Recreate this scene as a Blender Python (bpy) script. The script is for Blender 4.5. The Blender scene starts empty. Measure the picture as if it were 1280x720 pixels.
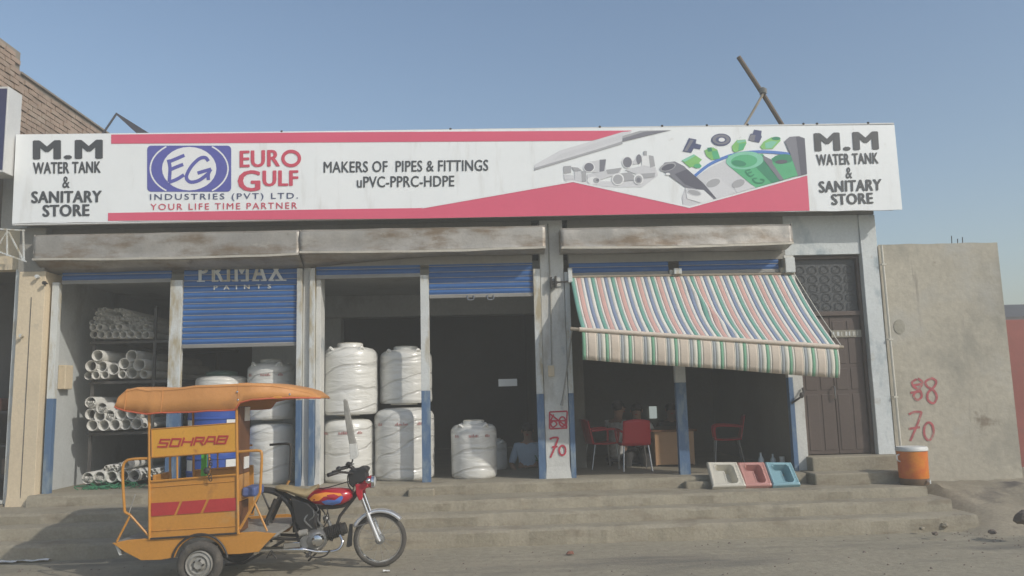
import bpy, bmesh, math, random
from mathutils import Vector, Matrix, noise
random.seed(7)
S = bpy.context.scene
COL = S.collection
R = math.radians

# ------------------------------------------------------------------ camera
CAM = Vector((0.0, -10.4, 1.6))
ROT = Matrix.Rotation(R(-2.0), 3, 'Z') @ Matrix.Rotation(R(97.7), 3, 'X') @ Matrix.Rotation(R(-1.5), 3, 'Z')
cd = bpy.data.cameras.new('camera'); cam = bpy.data.objects.new('camera', cd); COL.objects.link(cam)
cam.matrix_world = Matrix.Translation(CAM) @ ROT.to_4x4()
cd.sensor_width = 36; cd.lens = 1000 / 1280 * 36; cd.clip_end = 2000; cd.clip_start = 0.05
S.camera = cam
# ------------------------------------------------------------------ light
SUNDIR = Vector((-1.2, 1.0, -1.05)).normalized()          # the way the light travels
ELEV = math.asin(-SUNDIR.z)
AZ = math.atan2(-SUNDIR.x, -SUNDIR.y)                      # compass angle of the sun from +Y towards +X
W = bpy.data.worlds.new('World'); S.world = W; W.use_nodes = True
nt = W.node_tree; bg = nt.nodes['Background']
sky = nt.nodes.new('ShaderNodeTexSky'); sky.sky_type = 'NISHITA'; sky.sun_disc = False
sky.sun_elevation = ELEV; sky.sun_rotation = AZ
sky.air_density = 1.2; sky.dust_density = 1.5; sky.ozone_density = 1.3; sky.altitude = 100
nt.links.new(sky.outputs[0], bg.inputs[0]); bg.inputs[1].default_value = 0.142
sl = bpy.data.lights.new('sun', 'SUN'); sl.energy = 2.6; sl.angle = R(0.8); sl.color = (1.0, 0.955, 0.88)
so = bpy.data.objects.new('sun', sl); COL.objects.link(so)
so.rotation_euler = SUNDIR.to_track_quat('-Z', 'Y').to_euler(); so.location = (8, -10, 12)
S.view_settings.view_transform = 'Standard'; S.view_settings.look = 'None'
S.view_settings.gamma = 1; S.view_settings.exposure = 0.0
S.render.engine = 'CYCLES'

# ------------------------------------------------------------------ helpers
def P(px, py, Y):
    """point of the place seen at photo pixel (px,py) on the plane y = Y"""
    r = ROT @ Vector(((px - 640) / 1000, (360 - py) / 1000, -1))
    return CAM + r * ((Y - CAM.y) / r.y)
def G(px, py, z):
    r = ROT @ Vector(((px - 640) / 1000, (360 - py) / 1000, -1))
    return CAM + r * ((z - CAM.z) / r.z)
def c(r, g, b):
    f = lambda u: (u / 255 / 12.92) if u / 255 <= 0.04045 else ((u / 255 + 0.055) / 1.055) ** 2.4
    return (f(r), f(g), f(b), 1)

def mat(name, col, rough=0.75, var=0.18, scale=2.0, bump=0.15, bscale=35, metal=0.0, stains=(), coat=0.0, fine=0.06, spec=0.5, emit=None):
    """procedural surface: slow tone drift, fine grain, stain layers [(colour, lo, hi, scale, (sx,sy,sz))], relief"""
    m = bpy.data.materials.new(name); m.use_nodes = True
    t = m.node_tree; n = t.nodes; L = t.links; b = n['Principled BSDF']
    geo = n.new('ShaderNodeNewGeometry')
    def nz(sc, st=(1, 1, 1), det=5, ro=0.6, off=0):
        mp = n.new('ShaderNodeMapping'); mp.inputs['Scale'].default_value = st; mp.inputs['Location'].default_value = (off, off * 1.7, off * .6)
        L.new(geo.outputs['Position'], mp.inputs[0])
        x = n.new('ShaderNodeTexNoise'); x.inputs['Scale'].default_value = sc; x.inputs['Detail'].default_value = det; x.inputs['Roughness'].default_value = ro
        L.new(mp.outputs[0], x.inputs['Vector']); return x.outputs['Fac']
    def ramp(f, lo, hi, a, b2):
        r = n.new('ShaderNodeMapRange'); r.inputs[1].default_value = lo; r.inputs[2].default_value = hi
        r.inputs[3].default_value = a; r.inputs[4].default_value = b2; L.new(f, r.inputs[0]); return r.outputs[0]
    def mul(a, b2):
        x = n.new('ShaderNodeMath'); x.operation = 'MULTIPLY'; L.new(a, x.inputs[0]); L.new(b2, x.inputs[1]); return x.outputs[0]
    v = mul(ramp(nz(scale), .3, .7, 1 - var, 1 + var), ramp(nz(scale * 25, det=3), .3, .7, 1 - fine, 1 + fine))
    vm = n.new('ShaderNodeVectorMath'); vm.operation = 'SCALE'; vm.inputs[0].default_value = col[:3]; L.new(v, vm.inputs['Scale'])
    cur = vm.outputs[0]
    for i, (sc_, lo, hi, ss, st) in enumerate(stains):
        mx = n.new('ShaderNodeMix'); mx.data_type = 'RGBA'
        L.new(ramp(nz(ss, st, 6, .65, 3.1 + i * 5.3), lo, hi, 0, 1), mx.inputs[0]); L.new(cur, mx.inputs[6]); mx.inputs[7].default_value = sc_
        cur = mx.outputs[2]
    L.new(cur, b.inputs['Base Color'])
    b.inputs['Roughness'].default_value = rough; b.inputs['Metallic'].default_value = metal
    b.inputs['Specular IOR Level'].default_value = spec
    if coat: b.inputs['Coat Weight'].default_value = coat; b.inputs['Coat Roughness'].default_value = .12
    if bump:
        bp = n.new('ShaderNodeBump'); bp.inputs['Strength'].default_value = bump; bp.inputs['Distance'].default_value = .02
        L.new(nz(bscale, det=6), bp.inputs['Height']); L.new(bp.outputs[0], b.inputs['Normal'])
    if emit:
        b.inputs['Emission Color'].default_value = emit[0]; b.inputs['Emission Strength'].default_value = emit[1]
    return m

ORG = {}
def worldorg(o): return ORG.get(o.name, Vector((0, 0, 0)))
def tag(o, label=None, cat=None, group=None, kind=None):
    if label: o['label'] = label
    if cat: o['category'] = cat
    if group: o['group'] = group
    if kind: o['kind'] = kind
    return o
def thing(name, loc, label, cat, group=None):
    o = bpy.data.objects.new(name, None); COL.objects.link(o); o.location = loc; o.empty_display_size = .2
    ORG[o.name] = Vector(loc); return tag(o, label, cat, group)
def inst(name, me, parent, loc, rot=None):
    o = bpy.data.objects.new(name, me); COL.objects.link(o)
    o.parent = parent
    o.location = Vector(loc) - (worldorg(parent) if parent else Vector((0, 0, 0)))
    if rot is not None: o.rotation_euler = rot
    return o

class MB:
    def __init__(s): s.v = []; s.f = []
    def add(s, vs, fs):
        k = len(s.v); s.v += [Vector(p) for p in vs]; s.f += [tuple(i + k for i in f) for f in fs]; return s
    def box(s, x0, x1, y0, y1, z0, z1):
        return s.add([(x0, y0, z0), (x1, y0, z0), (x1, y1, z0), (x0, y1, z0), (x0, y0, z1), (x1, y0, z1), (x1, y1, z1), (x0, y1, z1)],
                     [(0, 3, 2, 1), (4, 5, 6, 7), (0, 1, 5, 4), (1, 2, 6, 5), (2, 3, 7, 6), (3, 0, 4, 7)])
    def prism(s, pts, d):
        n = len(pts); a = [Vector(p) for p in pts]; b = [p + Vector(d) for p in a]
        return s.add(a + b, [tuple(range(n))[::-1], tuple(range(n, 2 * n))] + [(i, (i + 1) % n, (i + 1) % n + n, i + n) for i in range(n)])
    def poly(s, pts): return s.add(pts, [tuple(range(len(pts)))])
    def ring(s, cen, ax, r, n, sx=1.0):
        ax = Vector(ax).normalized(); u = ax.orthogonal().normalized()
        if abs(ax.z) < .95: u = ax.cross(Vector((0, 0, 1))).normalized()
        w = ax.cross(u)
        return [Vector(cen) + (u * math.cos(2 * math.pi * i / n) * sx + w * math.sin(2 * math.pi * i / n)) * r for i in range(n)]
    def tube(s, path, r, n=8, closed=False, caps=True):
        path = [Vector(p) for p in path]; m = len(path); k = len(s.v)
        rs = r if isinstance(r, (list, tuple)) else [r] * m
        u = None
        for i, p in enumerate(path):
            if closed: t = path[(i + 1) % m] - path[i - 1]
            else: t = path[min(i + 1, m - 1)] - path[max(i - 1, 0)]
            t = t.normalized() if t.length > 1e-9 else Vector((0, 0, 1))
            if u is None: u = t.orthogonal().normalized()
            else:
                u = (u - t * u.dot(t)); u = u.normalized() if u.length > 1e-6 else t.orthogonal().normalized()
            w = t.cross(u)
            s.v += [p + (u * math.cos(2 * math.pi * j / n) + w * math.sin(2 * math.pi * j / n)) * rs[i] for j in range(n)]
        for i in range(m if closed else m - 1):
            a = k + i * n; b = k + ((i + 1) % m) * n
            s.f += [(a + j, a + (j + 1) % n, b + (j + 1) % n, b + j) for j in range(n)]
        if caps and not closed:
            s.f.append(tuple(k + j for j in range(n))[::-1]); s.f.append(tuple(k + (m - 1) * n + j for j in range(n)))
        return s
    def lathe(s, cen, prof, n=24, axis='Z', cap=True):
        k = len(s.v); cen = Vector(cen)
        for (r, z) in prof:
            for j in range(n):
                a = 2 * math.pi * j / n; x, y = r * math.cos(a), r * math.sin(a)
                s.v.append(cen + (Vector((x, y, z)) if axis == 'Z' else Vector((x, z, y)) if axis == 'Y' else Vector((z, x, y))))
        for i in range(len(prof) - 1):
            a = k + i * n; b = a + n
            s.f += [(a + j, a + (j + 1) % n, b + (j + 1) % n, b + j) for j in range(n)]
        if cap:
            s.f.append(tuple(k + j for j in range(n))[::-1]); s.f.append(tuple(k + (len(prof) - 1) * n + j for j in range(n)))
        return s
    def ell(s, cen, rx, ry, rz, nu=14, nv=9):
        k = len(s.v); cen = Vector(cen)
        for i in range(1, nv):
            t = math.pi * i / nv
            for j in range(nu):
                a = 2 * math.pi * j / nu
                s.v.append(cen + Vector((rx * math.sin(t) * math.cos(a), ry * math.sin(t) * math.sin(a), rz * math.cos(t))))
        s.v += [cen + Vector((0, 0, rz)), cen - Vector((0, 0, rz))]
        for i in range(nv - 2):
            for j in range(nu):
                a = k + i * nu; s.f.append((a + j, a + nu + j, a + nu + (j + 1) % nu, a + (j + 1) % nu))
        tp = len(s.v) - 2
        for j in range(nu):
            s.f.append((tp, k + j, k + (j + 1) % nu)); b = k + (nv - 2) * nu; s.f.append((tp + 1, b + (j + 1) % nu, b + j))
        return s
    def grid(s, fn, nu, nv):
        k = len(s.v)
        for i in range(nu + 1):
            for j in range(nv + 1): s.v.append(Vector(fn(i / nu, j / nv)))
        for i in range(nu):
            for j in range(nv):
                a = k + i * (nv + 1) + j; s.f.append((a, a + nv + 1, a + nv + 2, a + 1))
        return s
    def mesh(s, name, m, org=Vector((0, 0, 0)), smooth=False, recalc=True):
        me = bpy.data.meshes.new(name); me.from_pydata([p - org for p in s.v], [], s.f)
        if recalc:
            bm = bmesh.new(); bm.from_mesh(me); bmesh.ops.recalc_face_normals(bm, faces=bm.faces); bm.to_mesh(me); bm.free()
        me.materials.append(m)
        if smooth: me.shade_smooth()
        me.update(); return me
    def build(s, name, m, parent=None, smooth=False, bevel=0, solid=0, recalc=True, label=None):
        if parent is None:
            xs = [p.x for p in s.v]; ys = [p.y for p in s.v]; zs = [p.z for p in s.v]
            org = Vector(((min(xs) + max(xs)) / 2, (min(ys) + max(ys)) / 2, min(zs)))
        else: org = worldorg(parent)
        o = bpy.data.objects.new(name, s.mesh(name, m, org, False, recalc)); COL.objects.link(o)
        if parent is None: o.location = org
        else: o.parent = parent
        ORG[o.name] = org
        if solid:
            q = o.modifiers.new('solid', 'SOLIDIFY'); q.thickness = solid; q.offset = 0
        if bevel:
            q = o.modifiers.new('bevel', 'BEVEL'); q.width = bevel; q.segments = 2; q.limit_method = 'ANGLE'; q.angle_limit = R(35)
        if smooth:
            if bevel or solid: o.data.shade_smooth()
            else: o.data.shade_smooth()
            o.data.set_sharp_from_angle(angle=R(40))
        if label: o['label'] = label
        return o
def rnd(a, b): return random.uniform(a, b)
def nzv(x, y, z=0): return noise.noise(Vector((x, y, z)))
def smooth_path(pts, k=6):
    """Catmull-Rom through the points"""
    pts = [Vector(p) for p in pts]; out = []
    for i in range(len(pts) - 1):
        p0 = pts[max(i - 1, 0)]; p1 = pts[i]; p2 = pts[i + 1]; p3 = pts[min(i + 2, len(pts) - 1)]
        for j in range(k):
            t = j / k
            out.append(.5 * ((2 * p1) + (p2 - p0) * t + (2 * p0 - 5 * p1 + 4 * p2 - p3) * t * t + (3 * p1 - p0 - 3 * p2 + p3) * t ** 3))
    out.append(pts[-1]); return out
def rough_slab(mb, x0, x1, prof, n, amp, seed=0):
    """a YZ outline swept along X with a worn, uneven edge"""
    k = len(mb.v); m = len(prof)
    for i in range(n + 1):
        x = x0 + (x1 - x0) * i / n; chip = max(0, nzv(x * 3.3, seed + 2.2, 8) - .25) * amp * 3.5
        for j, (y, z) in enumerate(prof):
            if j in (1, 2): y = y + chip; z = z - chip * .8
            mb.v.append(Vector((x, y + amp * nzv(x * 2.3, j * 3.1 + seed, 1.3) + .4 * amp * nzv(x * 9, j * 5 + seed, 7), z + .7 * amp * nzv(x * 1.9, j * 4.7 + seed, 9.1) * (1 if z > .01 else 0))))
    for i in range(n):
        for j in range(m):
            a = k + i * m; b = a + m; mb.f.append((a + j, a + (j + 1) % m, b + (j + 1) % m, b + j))
    mb.f.append(tuple(k + j for j in range(m))); mb.f.append(tuple(k + n * m + j for j in range(m))[::-1])
    return mb

# ------------------------------------------------------------------ materials
DUST = c(158, 146, 124)
M = {}
M['road'] = mat('dusty_road', (.315, .28, .205, 1), .95, .13, .5, .45, 26, fine=.14, stains=[((.185, .17, .135, 1), .50, .64, .55, (.5, 1.8, 1)), ((.31, .27, .20, 1), .52, .66, 1.1, (.25, 2.8, 1)), ((.18, .16, .12, 1), .68, .76, 9, (1, 1.6, 1))])
M['step'] = mat('worn_concrete_steps', (.31, .275, .205, 1), .95, .12, 1.4, .45, 20, fine=.12, stains=[((.215, .18, .128, 1), .52, .70, 1.8, (1, 1, 3)), ((.33, .29, .22, 1), .55, .7, 3.5, (.4, 1, 2)), ((.19, .16, .12, 1), .66, .76, 5, (1, 1, .8)), ((.30, .20, .14, 1), .70, .80, 3, (1, 1, 3))])
M['floor'] = mat('shop_floor_cement', (.27, .24, .18, 1), .9, .15, 1.5, .3, 20)
M['white'] = mat('old_white_paint', (.60, .60, .565, 1), .8, .08, 1.5, .25, 24, stains=[((.36, .33, .27, 1), .57, .72, 1.7, (1, 1, .35)), ((.30, .34, .36, 1), .60, .72, 2.6, (1.3, 1, .6)), ((.22, .20, .17, 1), .68, .78, 5, (1, 1, 1))])
M['white2'] = mat('stained_wall_paint', (.62, .65, .64, 1), .8, .08, 1.2, .25, 20, stains=[((.36, .42, .44, 1), .48, .62, 2.4, (1, 1, .5)), ((.40, .37, .30, 1), .60, .70, 1.9, (1, 1, 1))])
M['cream'] = mat('cream_wall_paint', (.66, .55, .385, 1), .8, .07, 1.4, .25, 24, stains=[((.40, .36, .29, 1), .62, .74, 3, (1, 1, .5)), ((.24, .22, .19, 1), .70, .78, 6, (1, 1, 1))])
M['post'] = mat('white_guide_paint', (.60, .62, .60, 1), .6, .08, 2, .2, 30, stains=[((.40, .34, .22, 1), .48, .64, 2.2, (3, 3, .8)), ((.2, .18, .15, 1), .70, .78, 9, (2, 2, 1))])
M['bpost'] = mat('blue_guide_paint', (.085, .155, .27, 1), .55, .12, 2, .2, 30, stains=[((.22, .28, .33, 1), .50, .66, 4, (2, 2, .7)), ((.10, .08, .07, 1), .68, .76, 9, (2, 2, 1))])
M['slat'] = mat('blue_shutter_paint', (.035, .125, .34, 1), .5, .10, 2, .1, 30, stains=[((.12, .17, .26, 1), .60, .78, 3, (1, 1, 6))])
M['slatbar'] = mat('galvanised_bottom_rail', (.28, .27, .25, 1), .5, .12, 3, .15, 30, metal=.3)
M['groove'] = mat('dusty_slat_ledge', (.42, .38, .30, 1), .8, .25, 6, .1, 30)
M['hood'] = mat('dented_galvanised_sheet', (.38, .355, .315, 1), .5, .2, 1.6, .5, 5, metal=.3, stains=[((.22, .165, .11, 1), .48, .66, 1.3, (1, 1, 3)), ((.46, .43, .37, 1), .58, .70, 3, (.8, 1, 1.5)), ((.13, .09, .07, 1), .62, .74, 4, (1, 1, 1))])
M['hooded'] = mat('bright_folded_edge', (.52, .48, .40, 1), .5, .15, 4, .1, 30, metal=.3)
M['conc'] = mat('grey_cement_plaster', (.30, .285, .25, 1), .92, .09, .7, .35, 9, fine=.07, stains=[((.20, .195, .18, 1), .54, .72, 1.1, (1, 1, .8)), ((.34, .34, .325, 1), .55, .75, .9, (1, 1, 1)), ((.17, .14, .12, 1), .70, .80, 3.5, (1, 1, 1))])
M['wallr'] = mat('beige_cement_wall', (.44, .405, .325, 1), .92, .10, .6, .5, 9, fine=.09, stains=[((.285, .27, .225, 1), .50, .68, .9, (1, 1, .7)), ((.44, .43, .385, 1), .52, .72, .8, (1, 1, 1.2)), ((.24, .20, .15, 1), .64, .74, 2.6, (1, 1, 1)), ((.22, .19, .16, 1), .62, .72, 1.7, (3, 3, .25))])
M['patch'] = mat('rough_cement_patch', (.33, .31, .25, 1), .95, .15, 4, .5, 20)
M['silver'] = mat('silver_fender', (.78, .78, .78, 1), .28, .04, 5, .02, 20, metal=.75)
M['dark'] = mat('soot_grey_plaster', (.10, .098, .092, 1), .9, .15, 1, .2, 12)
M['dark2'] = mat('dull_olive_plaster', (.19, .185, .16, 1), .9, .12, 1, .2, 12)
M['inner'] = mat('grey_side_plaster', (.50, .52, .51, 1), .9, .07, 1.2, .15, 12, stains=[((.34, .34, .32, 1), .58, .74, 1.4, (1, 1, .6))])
M['banner'] = mat('white_banner_print', (.86, .88, .87, 1), .45, .03, .8, .35, 2.0, fine=.01, stains=[((.72, .72, .69, 1), .56, .74, 1.6, (2.5, 1, .4)), ((.58, .55, .50, 1), .68, .80, 5, (1, 1, 1))])
M['alu'] = mat('white_sign_edge', (.62, .62, .60, 1), .5, .05, 3, .1, 20)
M['p_pink'] = mat('print_crimson', (.72, .115, .19, 1), .45, .03, 1, .1, 2.2, fine=.01)
M['p_red'] = mat('print_lettering_red', (.62, .085, .13, 1), .45, .03, 1, 0)
M['p_blue'] = mat('print_violet_blue', (.115, .12, .40, 1), .45, .03, 1, 0)
M['p_ink'] = mat('print_dark_grey', (.07, .075, .08, 1), .45, .12, 2, 0)
M['p_navy'] = mat('print_navy', (.085, .10, .19, 1), .45, .1, 8, 0)
M['p_g1'] = mat('print_light_green', (.24, .55, .17, 1), .45, .1, 8, 0)
M['p_g2'] = mat('print_green', (.10, .46, .22, 1), .45, .06, 6, 0)
M['p_g3'] = mat('print_deep_green', (.045, .27, .15, 1), .45, .06, 6, 0)
M['p_g4'] = mat('print_mint', (.24, .60, .42, 1), .45, .06, 6, 0)
M['p_arc'] = mat('print_arc_blue', (.10, .23, .58, 1), .45, .03, 2, 0)
M['p_l'] = mat('print_pale_grey', (.66, .66, .67, 1), .45, .02, 4, 0)
M['p_m'] = mat('print_mid_grey', (.42, .42, .43, 1), .45, .03, 4, 0)
M['p_d'] = mat('print_dark_tube', (.12, .12, .15, 1), .45, .06, 4, 0)
M['p_k'] = mat('print_slate', (.22, .22, .25, 1), .45, .05, 4, 0)
M['p_w'] = mat('print_white', (.84, .84, .83, 1), .45, .01, 4, 0)
M['p_off'] = mat('print_grey_wash', (.70, .70, .71, 1), .45, .02, 4, 0)
M['brick'] = mat('dusty_brick', (.34, .25, .19, 1), .95, .22, 3, .4, 30, stains=[((.40, .33, .26, 1), .5, .7, 4, (1, 1, 1))])
M['mortar'] = mat('brick_mortar', (.25, .215, .175, 1), .95, .12, 3, .4, 30)
M['nblue'] = mat('neighbour_sign_face', (.045, .05, .12, 1), .4, .05, 2, 0)
M['pipe'] = mat('white_plastic_pipe', (.64, .63, .585, 1), .45, .08, 3, .03, 20)
M['gpipe'] = mat('green_plastic_pipe', (.04, .20, .10, 1), .5, .1, 3, .03, 20)
M['rack'] = mat('rack_dark_steel', (.085, .08, .075, 1), .6, .15, 3, .1, 30)
M['blue_drum'] = mat('blue_plastic_drum', (.035, .09, .36, 1), .35, .06, 2, .05, 8)
M['lidgreen'] = mat('dark_green_lid', (.035, .085, .06, 1), .5, .1, 3, .05, 10)
M['orange'] = mat('rickshaw_orange_paint', (.54, .245, .04, 1), .42, .07, 1.8, .12, 12, coat=.25, stains=[((.36, .16, .04, 1), .60, .75, 4, (1, 1, 1)), ((.45, .32, .17, 1), .58, .80, 2.2, (1, 1, 1.6))])
M['orange_dk'] = mat('brown_board', (.15, .062, .024, 1), .6, .15, 3, .1, 20)
M['yellow'] = mat('signboard_amber_paint', (.66, .33, .04, 1), .4, .06, 3, .05, 12, coat=.2, stains=[((.45, .18, .04, 1), .64, .74, 6, (1, 1, 1))])
M['redpaint'] = mat('crimson_band', (.44, .035, .035, 1), .45, .1, 3, .05, 12, coat=.2)
M['tarp'] = mat('orange_tarpaulin', (.60, .275, .085, 1), .55, .07, 2.2, .3, 6, fine=.03, stains=[((.46, .22, .10, 1), .55, .75, 2, (1, 1, 2))])
M['tarphem'] = mat('red_orange_hem', (.50, .10, .045, 1), .6, .12, 3, .1, 10)
M['tyre'] = mat('dusty_tyre', (.085, .077, .066, 1), .9, .15, 8, .4, 60, stains=[((.17, .15, .12, 1), .50, .72, 9, (1, 1, 1))])
M['black'] = mat('black_plastic', (.022, .022, .022, 1), .5, .15, 4, .05, 20)
M['blacksteel'] = mat('greasy_black_steel', (.04, .036, .032, 1), .55, .2, 6, .2, 40)
M['chrome'] = mat('chrome', (.72, .72, .72, 1), .13, .05, 4, .02, 20, metal=1)
M['engine'] = mat('engine_alloy', (.30, .30, .29, 1), .42, .15, 8, .25, 40, metal=.7)
M['bikered'] = mat('bike_red_paint', (.46, .012, .03, 1), .25, .04, 3, 0, coat=.7)
M['bikeblue'] = mat('decal_blue', (.09, .20, .60, 1), .3, .1, 10, 0, coat=.5)
M['bikeyel'] = mat('decal_orange', (.85, .30, .03, 1), .3, .15, 14, 0, coat=.5)
M['seattan'] = mat('tan_seat_cover', (.33, .26, .14, 1), .75, .1, 6, .25, 30)
M['glass'] = mat('lamp_glass', (.55, .55, .52, 1), .12, .03, 4, 0, coat=.8)
M['greyrag'] = mat('grey_wrapped_plastic', (.30, .29, .26, 1), .5, .2, 9, .4, 25)
M['lightrag'] = mat('pale_plastic', (.62, .62, .58, 1), .5, .1, 9, .3, 25)
M['seatblue'] = mat('blue_vinyl', (.09, .13, .30, 1), .5, .1, 5, .1, 20)
M['greenbr'] = mat('bright_green_paint', (.13, .62, .07, 1), .5, .05, 5, .05, 20)
M['door'] = mat('brown_door_paint', (.095, .07, .058, 1), .55, .1, 2, .1, 20, stains=[((.17, .13, .105, 1), .56, .75, 2.5, (1, 1, .6))])
M['grille'] = mat('grey_grille_paint', (.075, .08, .082, 1), .6, .1, 2, .1, 20)
M['conduit'] = mat('pale_conduit', (.62, .59, .50, 1), .5, .08, 3, .05, 20)
M['wood'] = mat('weathered_pole', (.15, .115, .085, 1), .85, .2, 6, .5, 30)
M['wood2'] = mat('pale_bamboo', (.33, .28, .21, 1), .8, .2, 6, .4, 30)
M['framest'] = mat('dark_roof_steel', (.075, .075, .09, 1), .6, .1, 4, .1, 20)
M['graf2'] = mat('faded_red_spray', (.43, .11, .12, 1), .9, .3, 14, 0, stains=[((.40, .30, .25, 1), .52, .66, 12, (1, 1, 1))])
M['graf'] = mat('red_spray_paint', (.46, .045, .075, 1), .8, .25, 12, 0)
M['coolo'] = mat('orange_cooler_plastic', (.70, .23, .025, 1), .4, .12, 2.2, .1, 10, stains=[((.62, .11, .025, 1), .5, .68, 2.3, (1, 1, 1))])
M['coolb'] = mat('cooler_brown_base', (.15, .095, .055, 1), .6, .15, 5, .2, 20)
M['coolw'] = mat('cooler_white_lid', (.68, .68, .64, 1), .5, .05, 3, .05, 20)
M['redchair'] = mat('red_chair_plastic', (.50, .018, .03, 1), .35, .05, 3, .02, 20)
M['leg'] = mat('chair_leg_steel', (.42, .42, .42, 1), .3, .05, 3, 0, metal=.9)
M['desk'] = mat('tan_desk_laminate', (.46, .27, .14, 1), .45, .1, 3, .05, 20)
M['skin'] = mat('skin', (.36, .21, .14, 1), .6, .05, 5, .03, 60)
M['hair'] = mat('black_hair', (.015, .013, .012, 1), .6, .2, 20, .4, 90)
M['cloth_b'] = mat('pale_blue_cotton', (.46, .58, .70, 1), .9, .08, 4, .3, 14)
M['cloth_w'] = mat('white_cotton', (.82, .81, .78, 1), .9, .06, 4, .3, 14)
M['cloth_d'] = mat('dark_cotton', (.04, .038, .036, 1), .9, .1, 4, .3, 14)
M['cloth_o'] = mat('olive_cotton', (.12, .10, .055, 1), .9, .1, 4, .3, 14)
M['cloth_g'] = mat('grey_checked_cotton', (.66, .65, .62, 1), .9, .3, 14, .3, 14)
M['panw'] = mat('ivory_glazed_ceramic', (.62, .59, .50, 1), .22, .05, 3, .02, 10, coat=.4, stains=[((.45, .42, .34, 1), .60, .75, 4, (1, 1, 1))])
M['panp'] = mat('pink_glazed_ceramic', (.54, .27, .235, 1), .22, .05, 3, .02, 10, coat=.4, stains=[((.42, .24, .2, 1), .60, .75, 4, (1, 1, 1))])
M['panb'] = mat('blue_glazed_ceramic', (.235, .41, .46, 1), .22, .05, 3, .02, 10, coat=.4, stains=[((.2, .32, .35, 1), .60, .75, 4, (1, 1, 1))])
M['paper'] = mat('white_paper', (.75, .75, .72, 1), .8, .03, 4, 0)
M['clear'] = mat('clear_bottle_plastic', (.40, .46, .48, 1), .2, .05, 4, 0, coat=.5)
M['redgate'] = mat('faded_red_gate_paint', (.30, .085, .065, 1), .6, .1, 2, .1, 20, stains=[((.22, .10, .08, 1), .55, .7, 3, (1, 1, 1))])
M['shed'] = mat('grey_shed_sheet', (.13, .125, .12, 1), .7, .1, 2, .1, 20)
M['stone'] = mat('rubble_stone', (.16, .13, .105, 1), .95, .2, 6, .5, 25)
M['stone_r'] = mat('broken_brick_red', (.26, .12, .085, 1), .95, .2, 6, .5, 25)
M['dirt'] = mat('dirt_bank', (.30, .26, .19, 1), .97, .2, 1.2, .5, 14, fine=.12, stains=[((.11, .095, .08, 1), .54, .70, 1.4, (1, 1, 1))])

def awn_mat(nm, col): return mat(nm, col, .8, .06, 3, .2, 12, fine=.03, stains=[((col[0] * .8, col[1] * .78, col[2] * .72, 1), .6, .8, 2, (1, 1, 1))])

def wrap_mat(name, col, pinkish=False):
    """tank in clear film: glossy, creased"""
    m = mat(name, col, .34, .05, 2, 0, 10, coat=.35, fine=.02, stains=[((col[0] * .78, col[1] * .77, col[2] * .74, 1), .56, .74, 3.2, (1, 1, 2))])
    t = m.node_tree; n = t.nodes; L = t.links; b = n['Principled BSDF']
    geo = n.new('ShaderNodeNewGeometry'); mp = n.new('ShaderNodeMapping'); mp.inputs['Scale'].default_value = (.7, .7, 2.6); mp.inputs['Rotation'].default_value = (0, .45, 0)
    L.new(geo.outputs['Position'], mp.inputs[0])
    w = n.new('ShaderNodeTexNoise'); w.inputs['Scale'].default_value = 3.2; w.inputs['Detail'].default_value = 4; w.inputs['Distortion'].default_value = 1.3
    L.new(mp.outputs[0], w.inputs['Vector'])
    wv = n.new('ShaderNodeTexWave'); wv.wave_type = 'BANDS'; wv.bands_direction = 'Z'; wv.inputs['Scale'].default_value = .62; wv.inputs['Distortion'].default_value = 9; wv.inputs['Detail'].default_value = 3; wv.inputs['Detail Scale'].default_value = .8
    mp2 = n.new('ShaderNodeMapping'); mp2.inputs['Scale'].default_value = (1.5, 1.5, 2.2); mp2.inputs['Rotation'].default_value = (.25, .35, 0); L.new(geo.outputs['Position'], mp2.inputs[0]); L.new(mp2.outputs[0], wv.inputs['Vector'])
    cr = n.new('ShaderNodeMapRange'); cr.inputs[1].default_value = 0.0; cr.inputs[2].default_value = .07; cr.inputs[3].default_value = 1.0; cr.inputs[4].default_value = 0.0; L.new(wv.outputs['Fac'], cr.inputs[0])
    mxx = n.new('ShaderNodeMix'); mxx.data_type = 'RGBA'; mxx.inputs[7].default_value = (.40, .39, .36, 1)
    lk = b.inputs['Base Color'].links[0].from_socket; mf = n.new('ShaderNodeMath'); mf.operation = 'MULTIPLY'; mf.inputs[1].default_value = .42; L.new(cr.outputs[0], mf.inputs[0]); L.new(mf.outputs[0], mxx.inputs[0]); L.new(lk, mxx.inputs[6]); L.new(mxx.outputs[2], b.inputs['Base Color'])
    sb_ = n.new('ShaderNodeMath'); sb_.operation = 'SUBTRACT'; L.new(w.outputs['Fac'], sb_.inputs[0]); L.new(mf.outputs[0], sb_.inputs[1])
    bp = n.new('ShaderNodeBump'); bp.inputs['Strength'].default_value = .6; bp.inputs['Distance'].default_value = .03
    L.new(sb_.outputs[0], bp.inputs['Height']); L.new(bp.outputs[0], b.inputs['Normal']); L.new(bp.outputs[0], b.inputs['Coat Normal'])
    return m
M['tank'] = wrap_mat('film_wrapped_white_tank', (.72, .71, .66, 1))
M['tanklid'] = mat('tank_lid_ivory', (.55, .52, .44, 1), .5, .08, 4, .1, 20)
M['tankprint'] = mat('faded_red_tank_print', (.50, .24, .22, 1), .5, .25, 20, 0)

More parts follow.
